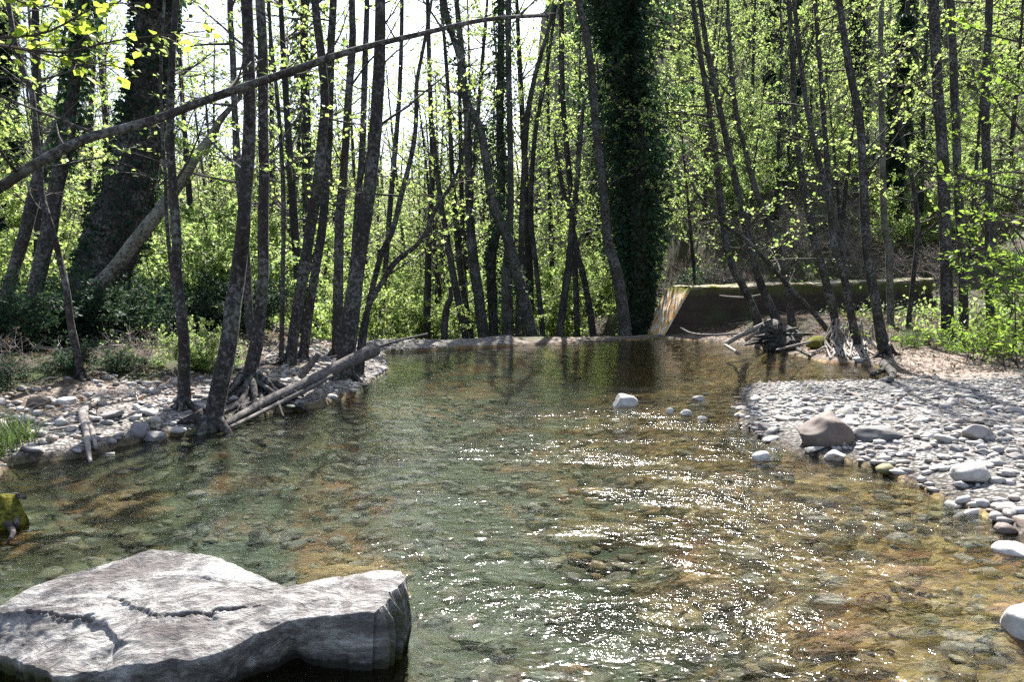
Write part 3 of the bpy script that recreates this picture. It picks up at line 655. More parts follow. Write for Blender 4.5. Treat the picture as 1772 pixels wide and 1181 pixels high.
# ------------------------------------------------------------------ trees
def limb_path(rng, p, az, el, ln, n=7, rise=.25, wig=.10):
    d = np.array([math.cos(az) * math.cos(el), math.sin(az) * math.cos(el), math.sin(el)]); P = [np.array(p, float)]
    for i in range(n - 1):
        d = unit(d + rng.normal(0, wig, 3) + np.array([0, 0, rise / n])); P.append(P[-1] + d * ln / (n - 1))
    return np.array(P)
def twigs(mb, rng, P, ln, lf, lsize, twig_m=0, leaf_m=1, dens=1.0, tl=(.25, .8), sides=3, start=.2, leafp=1.0, step=.06, wide=.36, big=False, spacing=.24, rad=.006):
    n = max(1, int(ln * dens / spacing)); C, D = [], []; leafp = min(1.0, leafp * 1.7) if rng.uniform() < .58 or big else leafp * .12
    for j in range(n):
        s = start + (1 - start) * (j + rng.uniform()) / n; f = s * (len(P) - 1); i = min(int(f), len(P) - 2); p = P[i] + (P[i + 1] - P[i]) * (f - i)
        d = unit(P[i + 1] - P[i]); sd_ = unit(np.cross(d, [0, 0, 1.0])) * (1 if j % 2 else -1)
        dd = unit(d * rng.uniform(.3, 1) + sd_ * rng.uniform(.5, 1.1) + np.array([0, 0, rng.normal(.03, .18)]))
        l = rng.uniform(*tl) * (1.1 - .5 * s); Q = [p]
        for _ in range(3):
            dd = unit(dd + rng.normal(0, .22, 3)); Q.append(Q[-1] + dd * l / 3)
        Q = np.array(Q); V, F, _ = tube(Q, np.linspace(rad, rad * .4, 4), sides, cap=False); mb.add(V, F, twig_m)
        if rng.uniform() < leafp:
            m = max(1, int(l / step)); t = rng.uniform(.25, 1.05, m) * 3; k = np.clip(t.astype(int), 0, 2)
            c = Q[k] + (Q[k + 1] - Q[k]) * (t - k)[:, None]; C.append(c + rng.normal(0, .018, (m, 3)))
            o = rng.normal(0, 1, (m, 3)); o[:, 2] *= .4; D.append(unit(dd + o * .8))
    if C: leaves(mb, np.concatenate(C), np.concatenate(D), lsize, rng, leaf_m, wide, big=big)
def ivy(rng, P, R, n, size, thick=.12, clump=1.0, f0=0.0, f1=1.0):
    mb = MB(); ff = f0 + (f1 - f0) * rng.uniform(0, 1, n) ** .8; f = ff * (len(P) - 1); grow_ = ((.4 + .6 * ss(0, .5, ff)) if clump < 1.5 else (.16 + .84 * ss(.12, .42, ff))) if f0 <= 0 else .15 + .85 * ss(f0, f0 + .28, ff + .05 * rng.normal(0, 1, n)); i = np.clip(f.astype(int), 0, len(P) - 2); c = P[i] + (P[i + 1] - P[i]) * (f - i)[:, None]
    r = R[i]; th = rng.uniform(0, 6.28, n); out = np.stack([np.cos(th), np.sin(th), rng.normal(0, .15, n)], -1)
    th_ = thick * grow_ * (1 + clump * np.clip(fbm(c * (1.3 if clump < 1.5 else .85) + out * .7, 61, 3), -.55, 2.2))
    c = c + out * (r + th_ * rng.uniform(0, 1, n))[:, None]
    leaves(mb, c, unit(out + np.array([0, 0, -.8]) + rng.normal(0, .4, (n, 3))), size, rng, 0, .42, up=.2); return mb

def traced_tree(name, label, cat, pts, D, extra=6.0, bark=None, lean=0.0, nlimb=10, h0=.25, limb=(.7, 2.2), lsize=.06, leafp=.75, dens=1.0, ivy_n=0, ivy_t=.10, ivy_f=(0, 1), ivy_size=.07, ivy_top=0, ivy_clump=1.0,
                group=None, seed=0, leaf=None, base='ground', flare=1.35, leafmat=None, side=None, child_limbs=3, rise=.35):
    """pts: (px, py, width px) from the ground up, all on the sheet at distance D (plus a lean in depth)."""
    r_ = np.random.default_rng(seed + 1000); bark = bark or M_BARK; leafmat = leafmat or M_LEAF
    P, R = [], []
    zb = None
    for k, (px, py, w) in enumerate(pts):
        d = D + lean * k / max(len(pts) - 1, 1) + (r_.normal(0, .05) if k else 0)
        P.append(at(px, py, d)); R.append(w * d / FPX / 2)
    P, R = np.array(P), np.array(R)
    g = Hs(P[0][0], P[0][1])
    if P[0][2] > g - .05:
        dn = unit(P[0] - P[1]); dn = unit(dn + np.array([0, 0, -.6])); t = (P[0][2] - g + .12) / max(-dn[2], .3)
        P = np.vstack([P[0] + dn * t, P]); R = np.concatenate([[R[0] * flare], R])
    top = P[-1]; rtop = R[-1]; up = unit(unit(P[-1] - P[-2]) + np.array([0, 0, .35])); 
    if extra:
        for f in (.33, .66, 1.0):
            P = np.vstack([P, top + up * extra * f + r_.normal(0, .12, 3) * f]); R = np.append(R, rtop * (1 - .82 * f) + .008)
    n = max(22, int(len(P) * 4)); C = catmull(np.hstack([P, R[:, None]]), n); TP, TR = C[:, :3], np.maximum(C[:, 3], .006)
    o0 = TP[0].copy(); o0[2] = g
    root = empty(name, o0, label, cat, group)
    mb = MB(); add_tube(mb, TP, TR, 12 if TR.max() > .06 else 8, 0, .10, seed)
    if D < 16 and R[0] > .04:
        for k in range(5):
            a_ = k * 1.26 + r_.uniform(-.4, .4); l_ = R[0] * r_.uniform(2.2, 4.2); q_ = o0 + np.array([math.cos(a_), math.sin(a_), 0]) * l_; q_[2] = Hs(q_[0], q_[1]) - .03
            m_ = o0 + (q_ - o0) * .45; m_[2] = max(Hs(m_[0], m_[1]), g - .05) + R[0] * .35; t_ = o0 + (q_ - o0) * .12; t_[2] = g + R[0] * 1.6
            add_tube(mb, catmull(np.array([t_, m_, q_]), 8), np.linspace(R[0] * .5, R[0] * .12, 8), 6, 0, .15, k)
    link('trunk', mb.mesh('trunk', bark, origin=o0), root)
    tot = np.concatenate([[0], np.cumsum(np.linalg.norm(np.diff(TP, axis=0), axis=1))]); L = tot[-1]
    cm = MB(); limbs = []
    for k in range(nlimb):
        f = h0 + (1 - h0) * (k + r_.uniform()) / nlimb; s = f * L; i = min(np.searchsorted(tot, s), n - 1)
        az = r_.uniform(0, 6.28) if side is None else side + r_.normal(0, .7)
        ln = r_.uniform(*limb) * (1.15 - .5 * f); LP = limb_path(r_, TP[i], az, r_.uniform(.05, .75), ln, 7, rise)
        rr = min(TR[i] * .5, .006 + .009 * ln); limbs.append((LP, rr, ln))
    limbs.sort(key=lambda a: -a[2])
    for k, (LP, rr, ln) in enumerate(limbs):
        if k < child_limbs:
            lm = MB(); add_tube(lm, LP, np.linspace(rr, .004, len(LP)), 5); link('limb', lm.mesh('limb', bark, origin=o0), root)
        else:
            V, F, _ = tube(LP, np.linspace(rr, .004, len(LP)), 4, cap=False); cm.add(V, F, 0)
        twigs(cm, r_, LP, ln, None, lsize * 1.12, dens=dens * (1.5 if LP[0][2] < 7 or D > 13 else .8), leafp=leafp * (1 if LP[0][2] < 7 or D > 13 else .35), step=.05)
    if nlimb: link('crown', cm.mesh('crown', [M_TWIG, leafmat], origin=o0, smooth=False), root)
    if ivy_n:
        im = ivy(r_, TP, TR, ivy_n, ivy_size, ivy_t, ivy_clump, f0=ivy_f[0], f1=ivy_f[1]); 
        if ivy_top:
            i2 = ivy(r_, TP, TR, ivy_top, ivy_size, .75, f0=.46, f1=1); im.add(np.concatenate(i2.V), np.concatenate([f for f, _ in i2.F]))
        link('ivy', im.mesh('ivy', M_IVY, origin=o0, smooth=False), root)
    return root
TR_ = traced_tree
# --- left bank
TR_('sapling', 'thin crooked dark trunk rising from the left bank behind the forked driftwood', 'tree', [(142, 697, 15), (135, 620, 13), (122, 559, 12), (115, 502, 11), (102, 441, 11), (91, 400, 11), (73, 339, 11), (68, 271, 10), (61, 217, 10), (54, 156, 10), (37, 115, 9), (27, 78, 9), (14, 0, 8)], 8.9, 3, seed=1, nlimb=8)
TR_('tree', 'lichen grey leaning trunk furthest left of the pair in ivy', 'tree', [(0, 555, 22), (22, 475, 20), (44, 400, 20), (68, 305, 22), (91, 244, 20), (115, 190, 18), (129, 150, 17), (139, 90, 15), (150, 0, 14)], 15, 6, M_BARK2, seed=2, ivy_n=2500, ivy_t=.22, ivy_f=(.4, 1), ivy_size=.1)
TR_('tree', 'dark ivied trunk leaning right between the crooked sapling and the huge tree', 'tree', [(40, 600, 32), (57, 525, 28), (71, 458, 26), (85, 400, 26), (101, 305, 26), (115, 254, 24), (122, 190, 20), (135, 100, 16), (140, 0, 14)], 13.2, 6, M_BARK2, seed=3, ivy_n=3500, ivy_t=.25, ivy_f=(.25, 1), ivy_size=.1)
TR_('ivy_tree', 'huge dark leaning tree wrapped in ivy on the left bank', 'tree', [(168, 600, 92), (163, 560, 84), (166, 508, 86), (185, 450, 90), (203, 400, 90), (230, 305, 80), (249, 220, 68), (262, 100, 62), (268, 0, 54)], 13.8, 7, M_BARK, seed=4, ivy_n=10000, ivy_t=.10, ivy_size=.085, ivy_top=8000, nlimb=14, limb=(1.5, 3.5), h0=.4, lsize=.06, leafp=.4, flare=1.2)
TR_('tree', 'pale lichen covered trunk leaning steeply right in front of the huge ivy tree', 'tree', [(75, 628, 17), (112, 580, 19), (149, 518, 23), (203, 458, 24), (257, 390, 23), (288, 349, 20), (315, 311, 18), (339, 271, 17), (366, 237, 15), (379, 210, 12), (400, 185, 9)], 12.0, .8, M_BARKP, seed=5, nlimb=6, h0=.6, limb=(.5, 1.3), leafp=.3)
TR_('tree', 'slender dark trunk standing straight at the water left of the group', 'tree', [(318, 722, 24), (318, 660, 20), (318, 593, 18), (311, 525, 17), (306, 475, 16), (305, 400, 15), (298, 305, 14), (295, 203, 13), (297, 118, 12), (305, 0, 11)], 8.1, 5, seed=6)
TR_('sapling', 'wiry thin stem running up just left of the straight slender trunk', 'tree', [(312, 560, 7), (300, 490, 8), (290, 400, 7), (286, 305, 6), (281, 230, 6), (278, 120, 5), (284, 0, 4)], 8.6, 2, seed=7, nlimb=6, limb=(.3, .9))
TR_('tree', 'thick dark trunk with lichen spots leaning right out of the left waterline', 'tree', [(364, 752, 34), (376, 685, 30), (393, 607, 29), (405, 525, 27), (416, 441, 25), (420, 400, 24), (427, 305, 22), (432, 203, 21), (430, 100, 20), (427, 0, 19)], 7.8, 6, seed=8, nlimb=12)
TR_('tree', 'thin straight trunk crossing behind the thick lichen spotted trunk', 'tree', [(437, 625, 15), (430, 525, 14), (425, 424, 13), (415, 322, 12), (411, 271, 12), (406, 190, 11), (403, 100, 11), (398, 0, 10)], 10.8, 5, M_BARK2, seed=9)
TR_('tree', 'straight dark trunk growing from the black root clump by the fallen log', 'tree', [(428, 690, 34), (437, 627, 24), (447, 576, 21), (455, 491, 19), (455, 390, 18), (457, 305, 18), (455, 203, 17), (455, 100, 17), (450, 0, 16)], 9.5, 6, seed=10, nlimb=12)
TR_('sapling', 'very thin pole between the root clump trunk and the crossing pair', 'tree', [(487, 610, 9), (490, 450, 8), (490, 330, 8), (484, 220, 7), (478, 150, 7), (470, 80, 6), (464, 0, 6)], 12.5, 4, M_BARK2, seed=11, nlimb=7)
TR_('tree', 'dark trunk leaning right first of the crossing pair behind the log', 'tree', [(501, 642, 21), (511, 559, 19), (525, 475, 18), (538, 390, 18), (552, 305, 18), (558, 237, 17), (562, 170, 15), (555, 85, 14), (545, 0, 13)], 12.0, 6, seed=12)
TR_('tree', 'dark trunk leaning right second of the crossing pair behind the log', 'tree', [(523, 635, 19), (532, 559, 16), (545, 475, 15), (558, 390, 15), (566, 290, 14), (570, 200, 14), (572, 100, 13), (577, 0, 12)], 12.6, 6, seed=13)
TR_('tree', 'thick dark trunk leaning right where the fallen log meets the pool', 'tree', [(590, 668, 36), (600, 610, 30), (610, 525, 28), (623, 424, 26), (631, 380, 25), (640, 322, 23), (649, 237, 22), (654, 152, 20), (657, 85, 19), (658, 0, 18)], 11.2, 6, seed=14, nlimb=14, limb=(.8, 2.4))
TR_('tree', 'straight grey trunk just left of the thick trunk at the log end', 'tree', [(583, 625, 20), (585, 490, 17), (588, 372, 16), (594, 305, 14), (603, 170, 13), (610, 68, 12), (609, 0, 11)], 13.4, 6, M_BARK2, seed=15)
TR_('sapling', 'slim trunk half hidden behind the thick trunk at the log end', 'tree', [(606, 560, 12), (614, 420, 11), (626, 270, 11), (629, 203, 11), (632, 100, 10), (635, 0, 9)], 14.2, 5, M_BARK2, seed=16)
TR_('sapling', 'thin bowed stem sweeping up right of the thick trunk', 'tree', [(628, 600, 11), (640, 520, 10), (660, 440, 10), (679, 400, 10), (694, 339, 9), (713, 264, 8), (720, 210, 8), (721, 146, 7), (732, 85, 6), (747, 0, 5)], 11.8, 3, seed=17, nlimb=9)
TR_('sapling', 'thin stem curving far right over the pool from beside the log', 'tree', [(624, 596, 11), (637, 532, 10), (660, 491, 10), (684, 454, 10), (721, 424, 8), (742, 393, 8), (755, 359, 7), (786, 311, 6), (803, 257, 5), (808, 205, 4)], 11.5, .4, seed=18, nlimb=10, h0=.35, limb=(.5, 1.3))
# the long leaning stem across the upper left, its foot outside the frame
TR_('leaning_tree', 'long pale stem leaning from the left edge across the upper left of the picture', 'tree', [(-330, 800, 34), (-270, 600, 30), (-170, 440, 26), (-60, 355, 22), (0, 324, 19), (60, 285, 17), (150, 240, 16), (260, 210, 15), (370, 168, 14), (500, 124, 13), (600, 90, 11), (700, 65, 9), (840, 34, 7), (950, 27, 4)], 6.0, 0, M_BARK2, lean=1.2, seed=19, nlimb=11, h0=.35, limb=(.5, 1.4), leafp=.35, child_limbs=6)
# --- beyond the weir and middle distance
mid = [('thick ivied trunk leaning left to right behind the weir middle', [(925, 600, 20), (908, 525, 20), (891, 458, 19), (874, 400, 18), (853, 356, 17), (843, 288, 15), (830, 220, 14), (806, 170, 13), (796, 100, 12), (776, 40, 11), (768, 0, 10)], 22.5, 1500),
       ('stout grey trunk behind the weir left of the ivy column', [(838, 600, 20), (830, 525, 19), (820, 458, 18), (813, 370, 14), (811, 281, 13), (808, 200, 12), (800, 100, 10), (790, 0, 9)], 23.5, 0),
       ('upright ivy covered column of a tree behind the weir middle', [(855, 600, 18), (852, 520, 17), (850, 450, 17), (860, 400, 16), (867, 355, 15), (865, 203, 13), (867, 100, 12), (867, 0, 11)], 24.5, 3800),
       ('stout trunk with pale shoots at its foot behind the weir', [(880, 600, 22), (877, 490, 20), (880, 420, 13), (884, 355, 11), (882, 203, 10), (880, 100, 10), (880, 0, 9)], 23.2, 700),
       ('short dark trunk just left of the leaning ivied one', [(898, 600, 15), (900, 530, 14), (902, 440, 11), (903, 372, 10), (911, 220, 9), (925, 135, 8), (952, 40, 6)], 24.0, 0),
       ('thin forked grey trunk right of the leaning ivied one', [(940, 590, 10), (930, 480, 9), (919, 372, 9), (925, 237, 8), (945, 130, 6), (960, 20, 5)], 27, 0),
       ('straight dark pole right of the white gap of sky', [(1000, 585, 11), (993, 430, 10), (985, 305, 10), (975, 186, 9), (972, 100, 9), (972, 0, 8)], 27, 0),
       ('dark trunk leaning right at the foot of the brushy bank', [(968, 580, 14), (975, 525, 13), (985, 448, 12), (990, 380, 9), (1000, 300, 8), (1008, 200, 6)], 24, 0),
       ('dark trunk leaning left near the brushy bank', [(1024, 560, 12), (1012, 490, 11), (1002, 448, 10), (990, 390, 9), (975, 330, 8), (962, 260, 6)], 25.5, 0),
       ('long curved dark trunk leaning left against the ivy mass', [(1084, 583, 22), (1070, 485, 20), (1053, 424, 18), (1050, 400, 17), (1043, 322, 15), (1033, 237, 14), (1026, 152, 13), (1016, 68, 12), (1000, 0, 11)], 22.9, 500),
       ('slim trunk behind the weir nearest to its left end', [(655, 610, 11), (664, 500, 10), (672, 400, 9), (680, 300, 9), (690, 180, 8), (695, 60, 7)], 24, 0),
       ('grey trunk beyond the weir with lit green behind it', [(738, 605, 13), (740, 500, 12), (742, 420, 11), (748, 300, 9), (744, 150, 8), (740, 0, 7)], 27, 0),
       ('leaning thin trunk beyond the weir at the left of the middle trunks', [(808, 600, 14), (795, 530, 13), (783, 470, 12), (773, 410, 10), (760, 330, 9), (750, 230, 7)], 25, 0),
       ('second leaning thin trunk beyond the weir next to the stout grey one', [(818, 602, 13), (806, 530, 12), (796, 460, 12), (790, 390, 10), (783, 310, 9), (778, 200, 7), (770, 80, 6)], 26, 0),
       ('short broken dark stump beyond the weir with a bent shoot', [(768, 604, 13), (770, 560, 12), (774, 530, 11)], 23, 0)]
for k, (lab, pts, D, iv) in enumerate(mid):
    TR_('tree', lab, 'tree', pts, D, 5 if pts[-1][1] < 100 else .8, M_BARK if k % 3 else M_BARK2, seed=40 + k, nlimb=12 if len(pts) > 4 else 3, h0=.3, limb=(.7, 2.2), lsize=.065, leafp=.7, ivy_n=iv, ivy_t=.16, ivy_size=.10, child_limbs=2)
# ivy-laden dark trees by the wall
TR_('ivy_tree', 'broad dark column of ivy nearest the sloping wall end', 'tree', [(1106, 590, 32), (1106, 480, 30), (1105, 380, 28), (1103, 300, 26), (1099, 200, 24), (1095, 100, 22), (1090, 0, 20)], 24.3, 3.5, seed=60, ivy_n=17000, ivy_t=.6, ivy_clump=1.7, ivy_f=(0, 1), ivy_size=.14, nlimb=26, limb=(1.4, 2.8), leafp=.9, lsize=.08, flare=1.1)
TR_('ivy_tree', 'dark ivied trunk standing left of the broad ivy column', 'tree', [(1092, 588, 22), (1090, 500, 20), (1086, 400, 19), (1084, 300, 18), (1076, 200, 17), (1064, 100, 16), (1056, 0, 15)], 26.0, 3.5, seed=61, leafmat=M_IVY, ivy_n=15000, ivy_t=.85, ivy_clump=1.7, ivy_f=(0, 1), ivy_size=.13, nlimb=30, limb=(1.2, 2.6), leafp=1, lsize=.11, flare=1.1)
TR_('ivy_tree', 'dark ivied stem behind the two ivy columns', 'tree', [(1118, 586, 22), (1114, 400, 19), (1096, 200, 17), (1080, 0, 15)], 27.5, 3.5, seed=62, leafmat=M_IVY, ivy_n=15000, ivy_t=.95, ivy_clump=1.7, ivy_f=(.2, 1), ivy_size=.14, nlimb=26, limb=(1.2, 2.6), leafp=1, lsize=.11, flare=1.1)
# --- right bank, in front of the wall
rt = [('thin trunk leaning left nearest the sloping wall end', [(1310, 552, 15), (1287, 498, 13), (1270, 468, 13), (1257, 424, 12), (1253, 400, 12), (1240, 288, 11), (1230, 203, 10), (1213, 100, 9), (1199, 0, 8)], 20.0),
      ('thin trunk leaning left that grows from the upturned root ball', [(1344, 560, 16), (1331, 525, 15), (1314, 485, 14), (1297, 407, 13), (1290, 390, 13), (1267, 288, 11), (1246, 190, 10), (1226, 100, 9), (1211, 0, 8)], 19.0),
      ('very thin stem slanting down right across the wall', [(1432, 572, 9), (1392, 525, 8), (1355, 485, 7), (1301, 424, 6), (1255, 390, 6), (1215, 345, 4)], 17.2),
      ('grey trunk before the wall right of the root ball', [(1370, 560, 14), (1362, 500, 13), (1350, 440, 12), (1330, 390, 11), (1311, 340, 10), (1290, 260, 9), (1272, 180, 8), (1262, 60, 6)], 21.0),
      ('dark slim trunk before the wall above the mossy stone', [(1446, 560, 15), (1440, 532, 14), (1423, 464, 13), (1409, 417, 13), (1406, 400, 13), (1385, 288, 11), (1375, 203, 10), (1372, 100, 9), (1365, 0, 8)], 18.0),
      ('slender trunk leaning left from the cluster of white roots', [(1486, 610, 14), (1472, 540, 13), (1463, 490, 12), (1443, 424, 11), (1440, 400, 11), (1433, 339, 10), (1406, 237, 9), (1389, 135, 8), (1375, 10, 7)], 16.2),
      ('second slender trunk in the cluster of white roots', [(1480, 600, 12), (1470, 530, 11), (1456, 450, 11), (1440, 390, 10), (1433, 305, 9), (1423, 170, 8), (1412, 20, 7)], 16.8),
      ('dark bowed trunk standing at the water end of the sandy bank', [(1533, 634, 22), (1528, 600, 19), (1517, 535, 17), (1504, 458, 16), (1497, 390, 15), (1494, 305, 14), (1487, 203, 13), (1470, 118, 12), (1452, 0, 10)], 15.0),
      ('pale straight trunk before the wall right of the bowed one', [(1541, 560, 12), (1538, 424, 12), (1531, 400, 11), (1528, 305, 10), (1524, 100, 9), (1526, 0, 8)], 19.5),
      ('straight dark trunk at the right end of the wall', [(1640, 580, 22), (1638, 500, 20), (1636, 424, 19), (1633, 339, 19), (1629, 237, 18), (1622, 152, 17), (1616, 0, 16)], 16.5),
      ('straight dark trunk just right of the wall end trunk', [(1668, 570, 16), (1665, 450, 15), (1658, 330, 14), (1652, 170, 13), (1644, 0, 12)], 17.5),
      ('thin trunk far right half hidden by bright leaves', [(1715, 590, 16), (1712, 400, 14), (1705, 200, 13), (1712, 0, 11)], 16.0),
      ('thin trunk cut by the right edge with broad leaves hanging left', [(1790, 620, 18), (1786, 450, 16), (1780, 250, 14), (1790, 60, 12), (1795, -60, 11)], 11.0),
      ('thin forked stem before the wall right of the pale trunk', [(1572, 560, 9), (1582, 470, 8), (1588, 400, 8), (1580, 320, 7), (1560, 230, 6), (1548, 120, 5)], 19.0)]
for k, (lab, pts, D) in enumerate(rt):
    TR_('tree', lab, 'tree', pts, D, 4 if pts[-1][1] < 100 else .6, M_BARKP if lab.startswith('pale') else (M_BARK2 if k in (3, 10) else M_BARK), seed=80 + k, nlimb=28 if k < 2 else 17, side=3.1 if k < 2 else None, h0=.3, limb=(1.0, 3.0) if k < 2 else (.7, 2.3), lsize=.062, leafp=.9, dens=1.15, child_limbs=2, rise=.1) if 'far right' not in lab and 'right edge' not in lab else TR_('tree', lab, 'tree', pts, D, 3, M_BARK, seed=80 + k, nlimb=30, h0=.12, limb=(.8, 1.9), lsize=.075, leafp=1, dens=1.2, child_limbs=2, rise=0, leafmat=M_LEAFR, side=3.3 if 'edge' in lab else None)

# ------------------------------------------------------------------ background wood: prototypes and copies
def proto_tree(seed, h, r0, lean, nl, lsize, leafp, ivy_n=0, dens=.8, h0=.22, limb=(1.0, 2.9), leafmat=None):
    r_ = np.random.default_rng(seed); n = 16; t = np.linspace(0, 1, n)
    P = np.stack([lean * t ** 1.2 * h * .12 + .05 * h * .1 * np.sin(3 * t + seed), .04 * h * .2 * np.sin(4 * t + seed * 2) * t, h * t - .15], -1)
    R = r0 * (1 - .85 * t) + .01; R[0] *= 1.4
    root = empty('background_tree', (0, 0, -80), 'proto', 'tree')
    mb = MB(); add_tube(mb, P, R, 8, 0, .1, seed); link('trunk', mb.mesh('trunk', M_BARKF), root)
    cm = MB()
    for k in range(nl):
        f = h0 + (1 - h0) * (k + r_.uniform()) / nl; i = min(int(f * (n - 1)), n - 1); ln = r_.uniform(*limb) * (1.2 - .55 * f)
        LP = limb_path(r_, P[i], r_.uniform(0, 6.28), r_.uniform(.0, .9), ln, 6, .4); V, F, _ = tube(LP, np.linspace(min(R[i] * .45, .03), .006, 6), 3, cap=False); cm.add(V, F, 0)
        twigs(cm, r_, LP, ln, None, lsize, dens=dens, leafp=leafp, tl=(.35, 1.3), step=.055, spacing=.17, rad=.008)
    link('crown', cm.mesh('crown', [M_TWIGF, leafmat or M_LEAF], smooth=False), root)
    if ivy_n: link('ivy', ivy(r_, P, R, ivy_n, .13, .3, f1=.75).mesh('ivy', M_IVY, smooth=False), root)
    return root
PROTO = [proto_tree(201, 13, .12, .3, 44, .095, .75), proto_tree(202, 15, .15, -.5, 46, .095, .6), proto_tree(203, 11, .08, .8, 40, .09, .85), proto_tree(204, 16, .15, .1, 44, .1, .55, 1200),
         proto_tree(205, 12, .10, -1.0, 40, .095, .8), proto_tree(206, 14, .12, .6, 46, .095, .4), proto_tree(207, 9, .05, -.4, 44, .095, .95, h0=.10)]
IVYP = [proto_tree(208, 15, .3, .1, 20, .085, .5, 16000), proto_tree(209, 14, .26, -.2, 18, .085, .5, 14000)]
rng = np.random.default_rng(77); used = set()
def put(protos, x, y, label, group, smin=.85, smax=1.25):
    p = protos[rng.integers(len(protos))]; s = rng.uniform(smin, smax); loc = (x, y, Hs(x, y) - .05)
    if p.name not in used:
        used.add(p.name); p.location = loc; p.rotation_euler = (0, 0, rng.uniform(0, 6.28)); p.scale = (s,) * 3; p['label'] = label; p['group'] = group
    else: copy_tree(p, loc, rng.uniform(0, 6.28), s, label, group)
def field(n, az0, az1, d0, d1, sep, ok=lambda x, y: True):
    pts = []; tries = 0
    while len(pts) < n and tries < 4000:
        tries += 1; d = math.sqrt(rng.uniform(d0 * d0, d1 * d1)); a = rng.uniform(az0, az1); x, y = a * d, d
        if not ok(x, y) or any((x - q) ** 2 + (y - w) ** 2 < sep * sep for q, w in pts): continue
        pts.append((x, y))
    return pts
down = lambda x, y: (np.array([x, y]) - A_W) @ NW > 2.5 and sdp(x, y) > 1.2 and (x - 5.0) ** 2 + (y - 24) ** 2 > 10
for x, y in field(44, -.24, .15, 27, 66, 1.6, down): put(PROTO, x, y, 'slim leafing tree of the bright wood beyond the weir', 'trees of the wood beyond the weir', 1.0, 1.35)
for x, y in field(58, -.78, -.22, 18, 62, 1.6, lambda x, y: sdp(x, y) > 3.0): put(PROTO, x, y, 'slim leafing tree standing back in the wood on the left bank', 'trees of the left wood', 1.0, 1.35)
hillok = lambda x, y: (y > wall_y(x) + 2.0 or x > 11.5) and sdp(x, y) > 2
for x, y in field(56, .17, .76, 26, 54, 1.6, hillok): put(PROTO, x, y, 'slim tree in pale leaf on the wooded slope above the wall', 'trees of the right slope', .55, .9)
for x, y in field(5, .2, .74, 30, 46, 4.0, hillok): put(IVYP, x, y, 'stout dark ivied tree standing on the slope above the wall', 'ivied trees of the right slope')
for x, y in field(3, -.75, -.62, 30, 45, 4.0, lambda x, y: sdp(x, y) > 3.0): put(IVYP, x, y, 'stout ivied tree deep in the left wood', 'ivied trees of the left wood')

# ------------------------------------------------------------------ shrubs
def proto_shrub(seed, w, h, nst, nl, lsize, mat, wide=.36, name='shrub', clump=7, twigmat=None, big=False):
    r_ = np.random.default_rng(seed); root = empty(name, (0, 0, -80), 'proto', 'shrub'); sm = MB(); lm = MB(); tips = []
    for k in range(nst):
        LP = limb_path(r_, (r_.normal(0, w * .08), r_.normal(0, w * .08), -.1), r_.uniform(0, 6.28), r_.uniform(.5, 1.4), h * r_.uniform(.6, 1.15), 7, .3, .16)
        V, F, _ = tube(LP, np.linspace(.014, .003, 7), 4, cap=False); sm.add(V, F, 0)
        for j in range(clump):
            i = r_.integers(2, 6); Q = limb_path(r_, LP[i], r_.uniform(0, 6.28), r_.uniform(-.1, .8), w * r_.uniform(.2, .5), 4, .2, .2); V, F, _ = tube(Q, np.linspace(.006, .0025, 4), 3, cap=False); sm.add(V, F, 0)
            m = max(2, int(nl / (nst * clump))); t = r_.uniform(.2, 1.05, m) * 3; q = np.clip(t.astype(int), 0, 2); c = Q[q] + (Q[q + 1] - Q[q]) * (t - q)[:, None] + r_.normal(0, .05, (m, 3))
            o = r_.normal(0, 1, (m, 3)); o[:, 2] *= .5; leaves(lm, c, o + (Q[-1] - Q[0]), lsize, r_, 0, wide, big=big)
    link('stem', sm.mesh('stem', twigmat or M_TWIG), root); link('foliage', lm.mesh('foliage', mat, smooth=False), root); return root
SH = [proto_shrub(301, 1.8, 2.6, 10, 4600, .085, M_LEAFB), proto_shrub(302, 2.3, 3.4, 11, 5200, .085, M_LEAFB), proto_shrub(303, 1.6, 2.0, 9, 3600, .08, M_LEAF), proto_shrub(304, 2.2, 4.4, 10, 5000, .09, M_LEAF)]
DRYS = [proto_shrub(305, 1.8, 1.8, 14, 260, .06, M_DRY, clump=9, twigmat=M_TWIGP), proto_shrub(306, 2.2, 1.3, 12, 300, .06, M_DRY, clump=9, twigmat=M_TWIGP)]
DARK = [proto_shrub(307, 1.6, 1.2, 12, 3200, .07, M_IVY), proto_shrub(308, 2.0, 1.5, 12, 3600, .075, M_IVY)]
for x, y in field(62, -.22, .15, 25, 55, 1.2, down): put(SH, x, y, 'light green bush under the trees beyond the weir', 'bushes beyond the weir', .8, 1.5)
for x, y in field(76, -.74, -.17, 15.5, 46, 1.2, lambda x, y: sdp(x, y) > 3.4): put(SH, x, y, 'yellow green bush in the undergrowth of the left wood', 'bushes of the left wood', .7, 1.4)
for x, y in field(50, .17, .76, 29.5, 50, 1.2, hillok): put(SH, x, y, 'pale green bush on the slope above the wall', 'bushes of the right slope', .7, 1.3)
for x, y in field(44, .2, .7, 25, 40, 1.3, hillok): put(DRYS, x, y, 'tangle of bare grey brush on the slope above the wall', 'brush of the right slope', .8, 1.3)
for px, py, D in [(235, 590, 14.6), (290, 585, 15), (345, 590, 15.2), (390, 580, 15.6), (215, 640, 12.2), (160, 650, 11.6), (270, 620, 13.6), (60, 640, 11.5), (10, 640, 10.6), (110, 640, 11.4), (320, 605, 14), (420, 600, 15), (250, 600, 13), (-20, 660, 10.2), (380, 610, 14.6), (200, 610, 13)]:
    p = at(px, py, D); put(DARK, p[0], D, 'low dark ivy thicket on the left bank behind the stones', 'ivy thickets of the left bank', .7, 1.0)
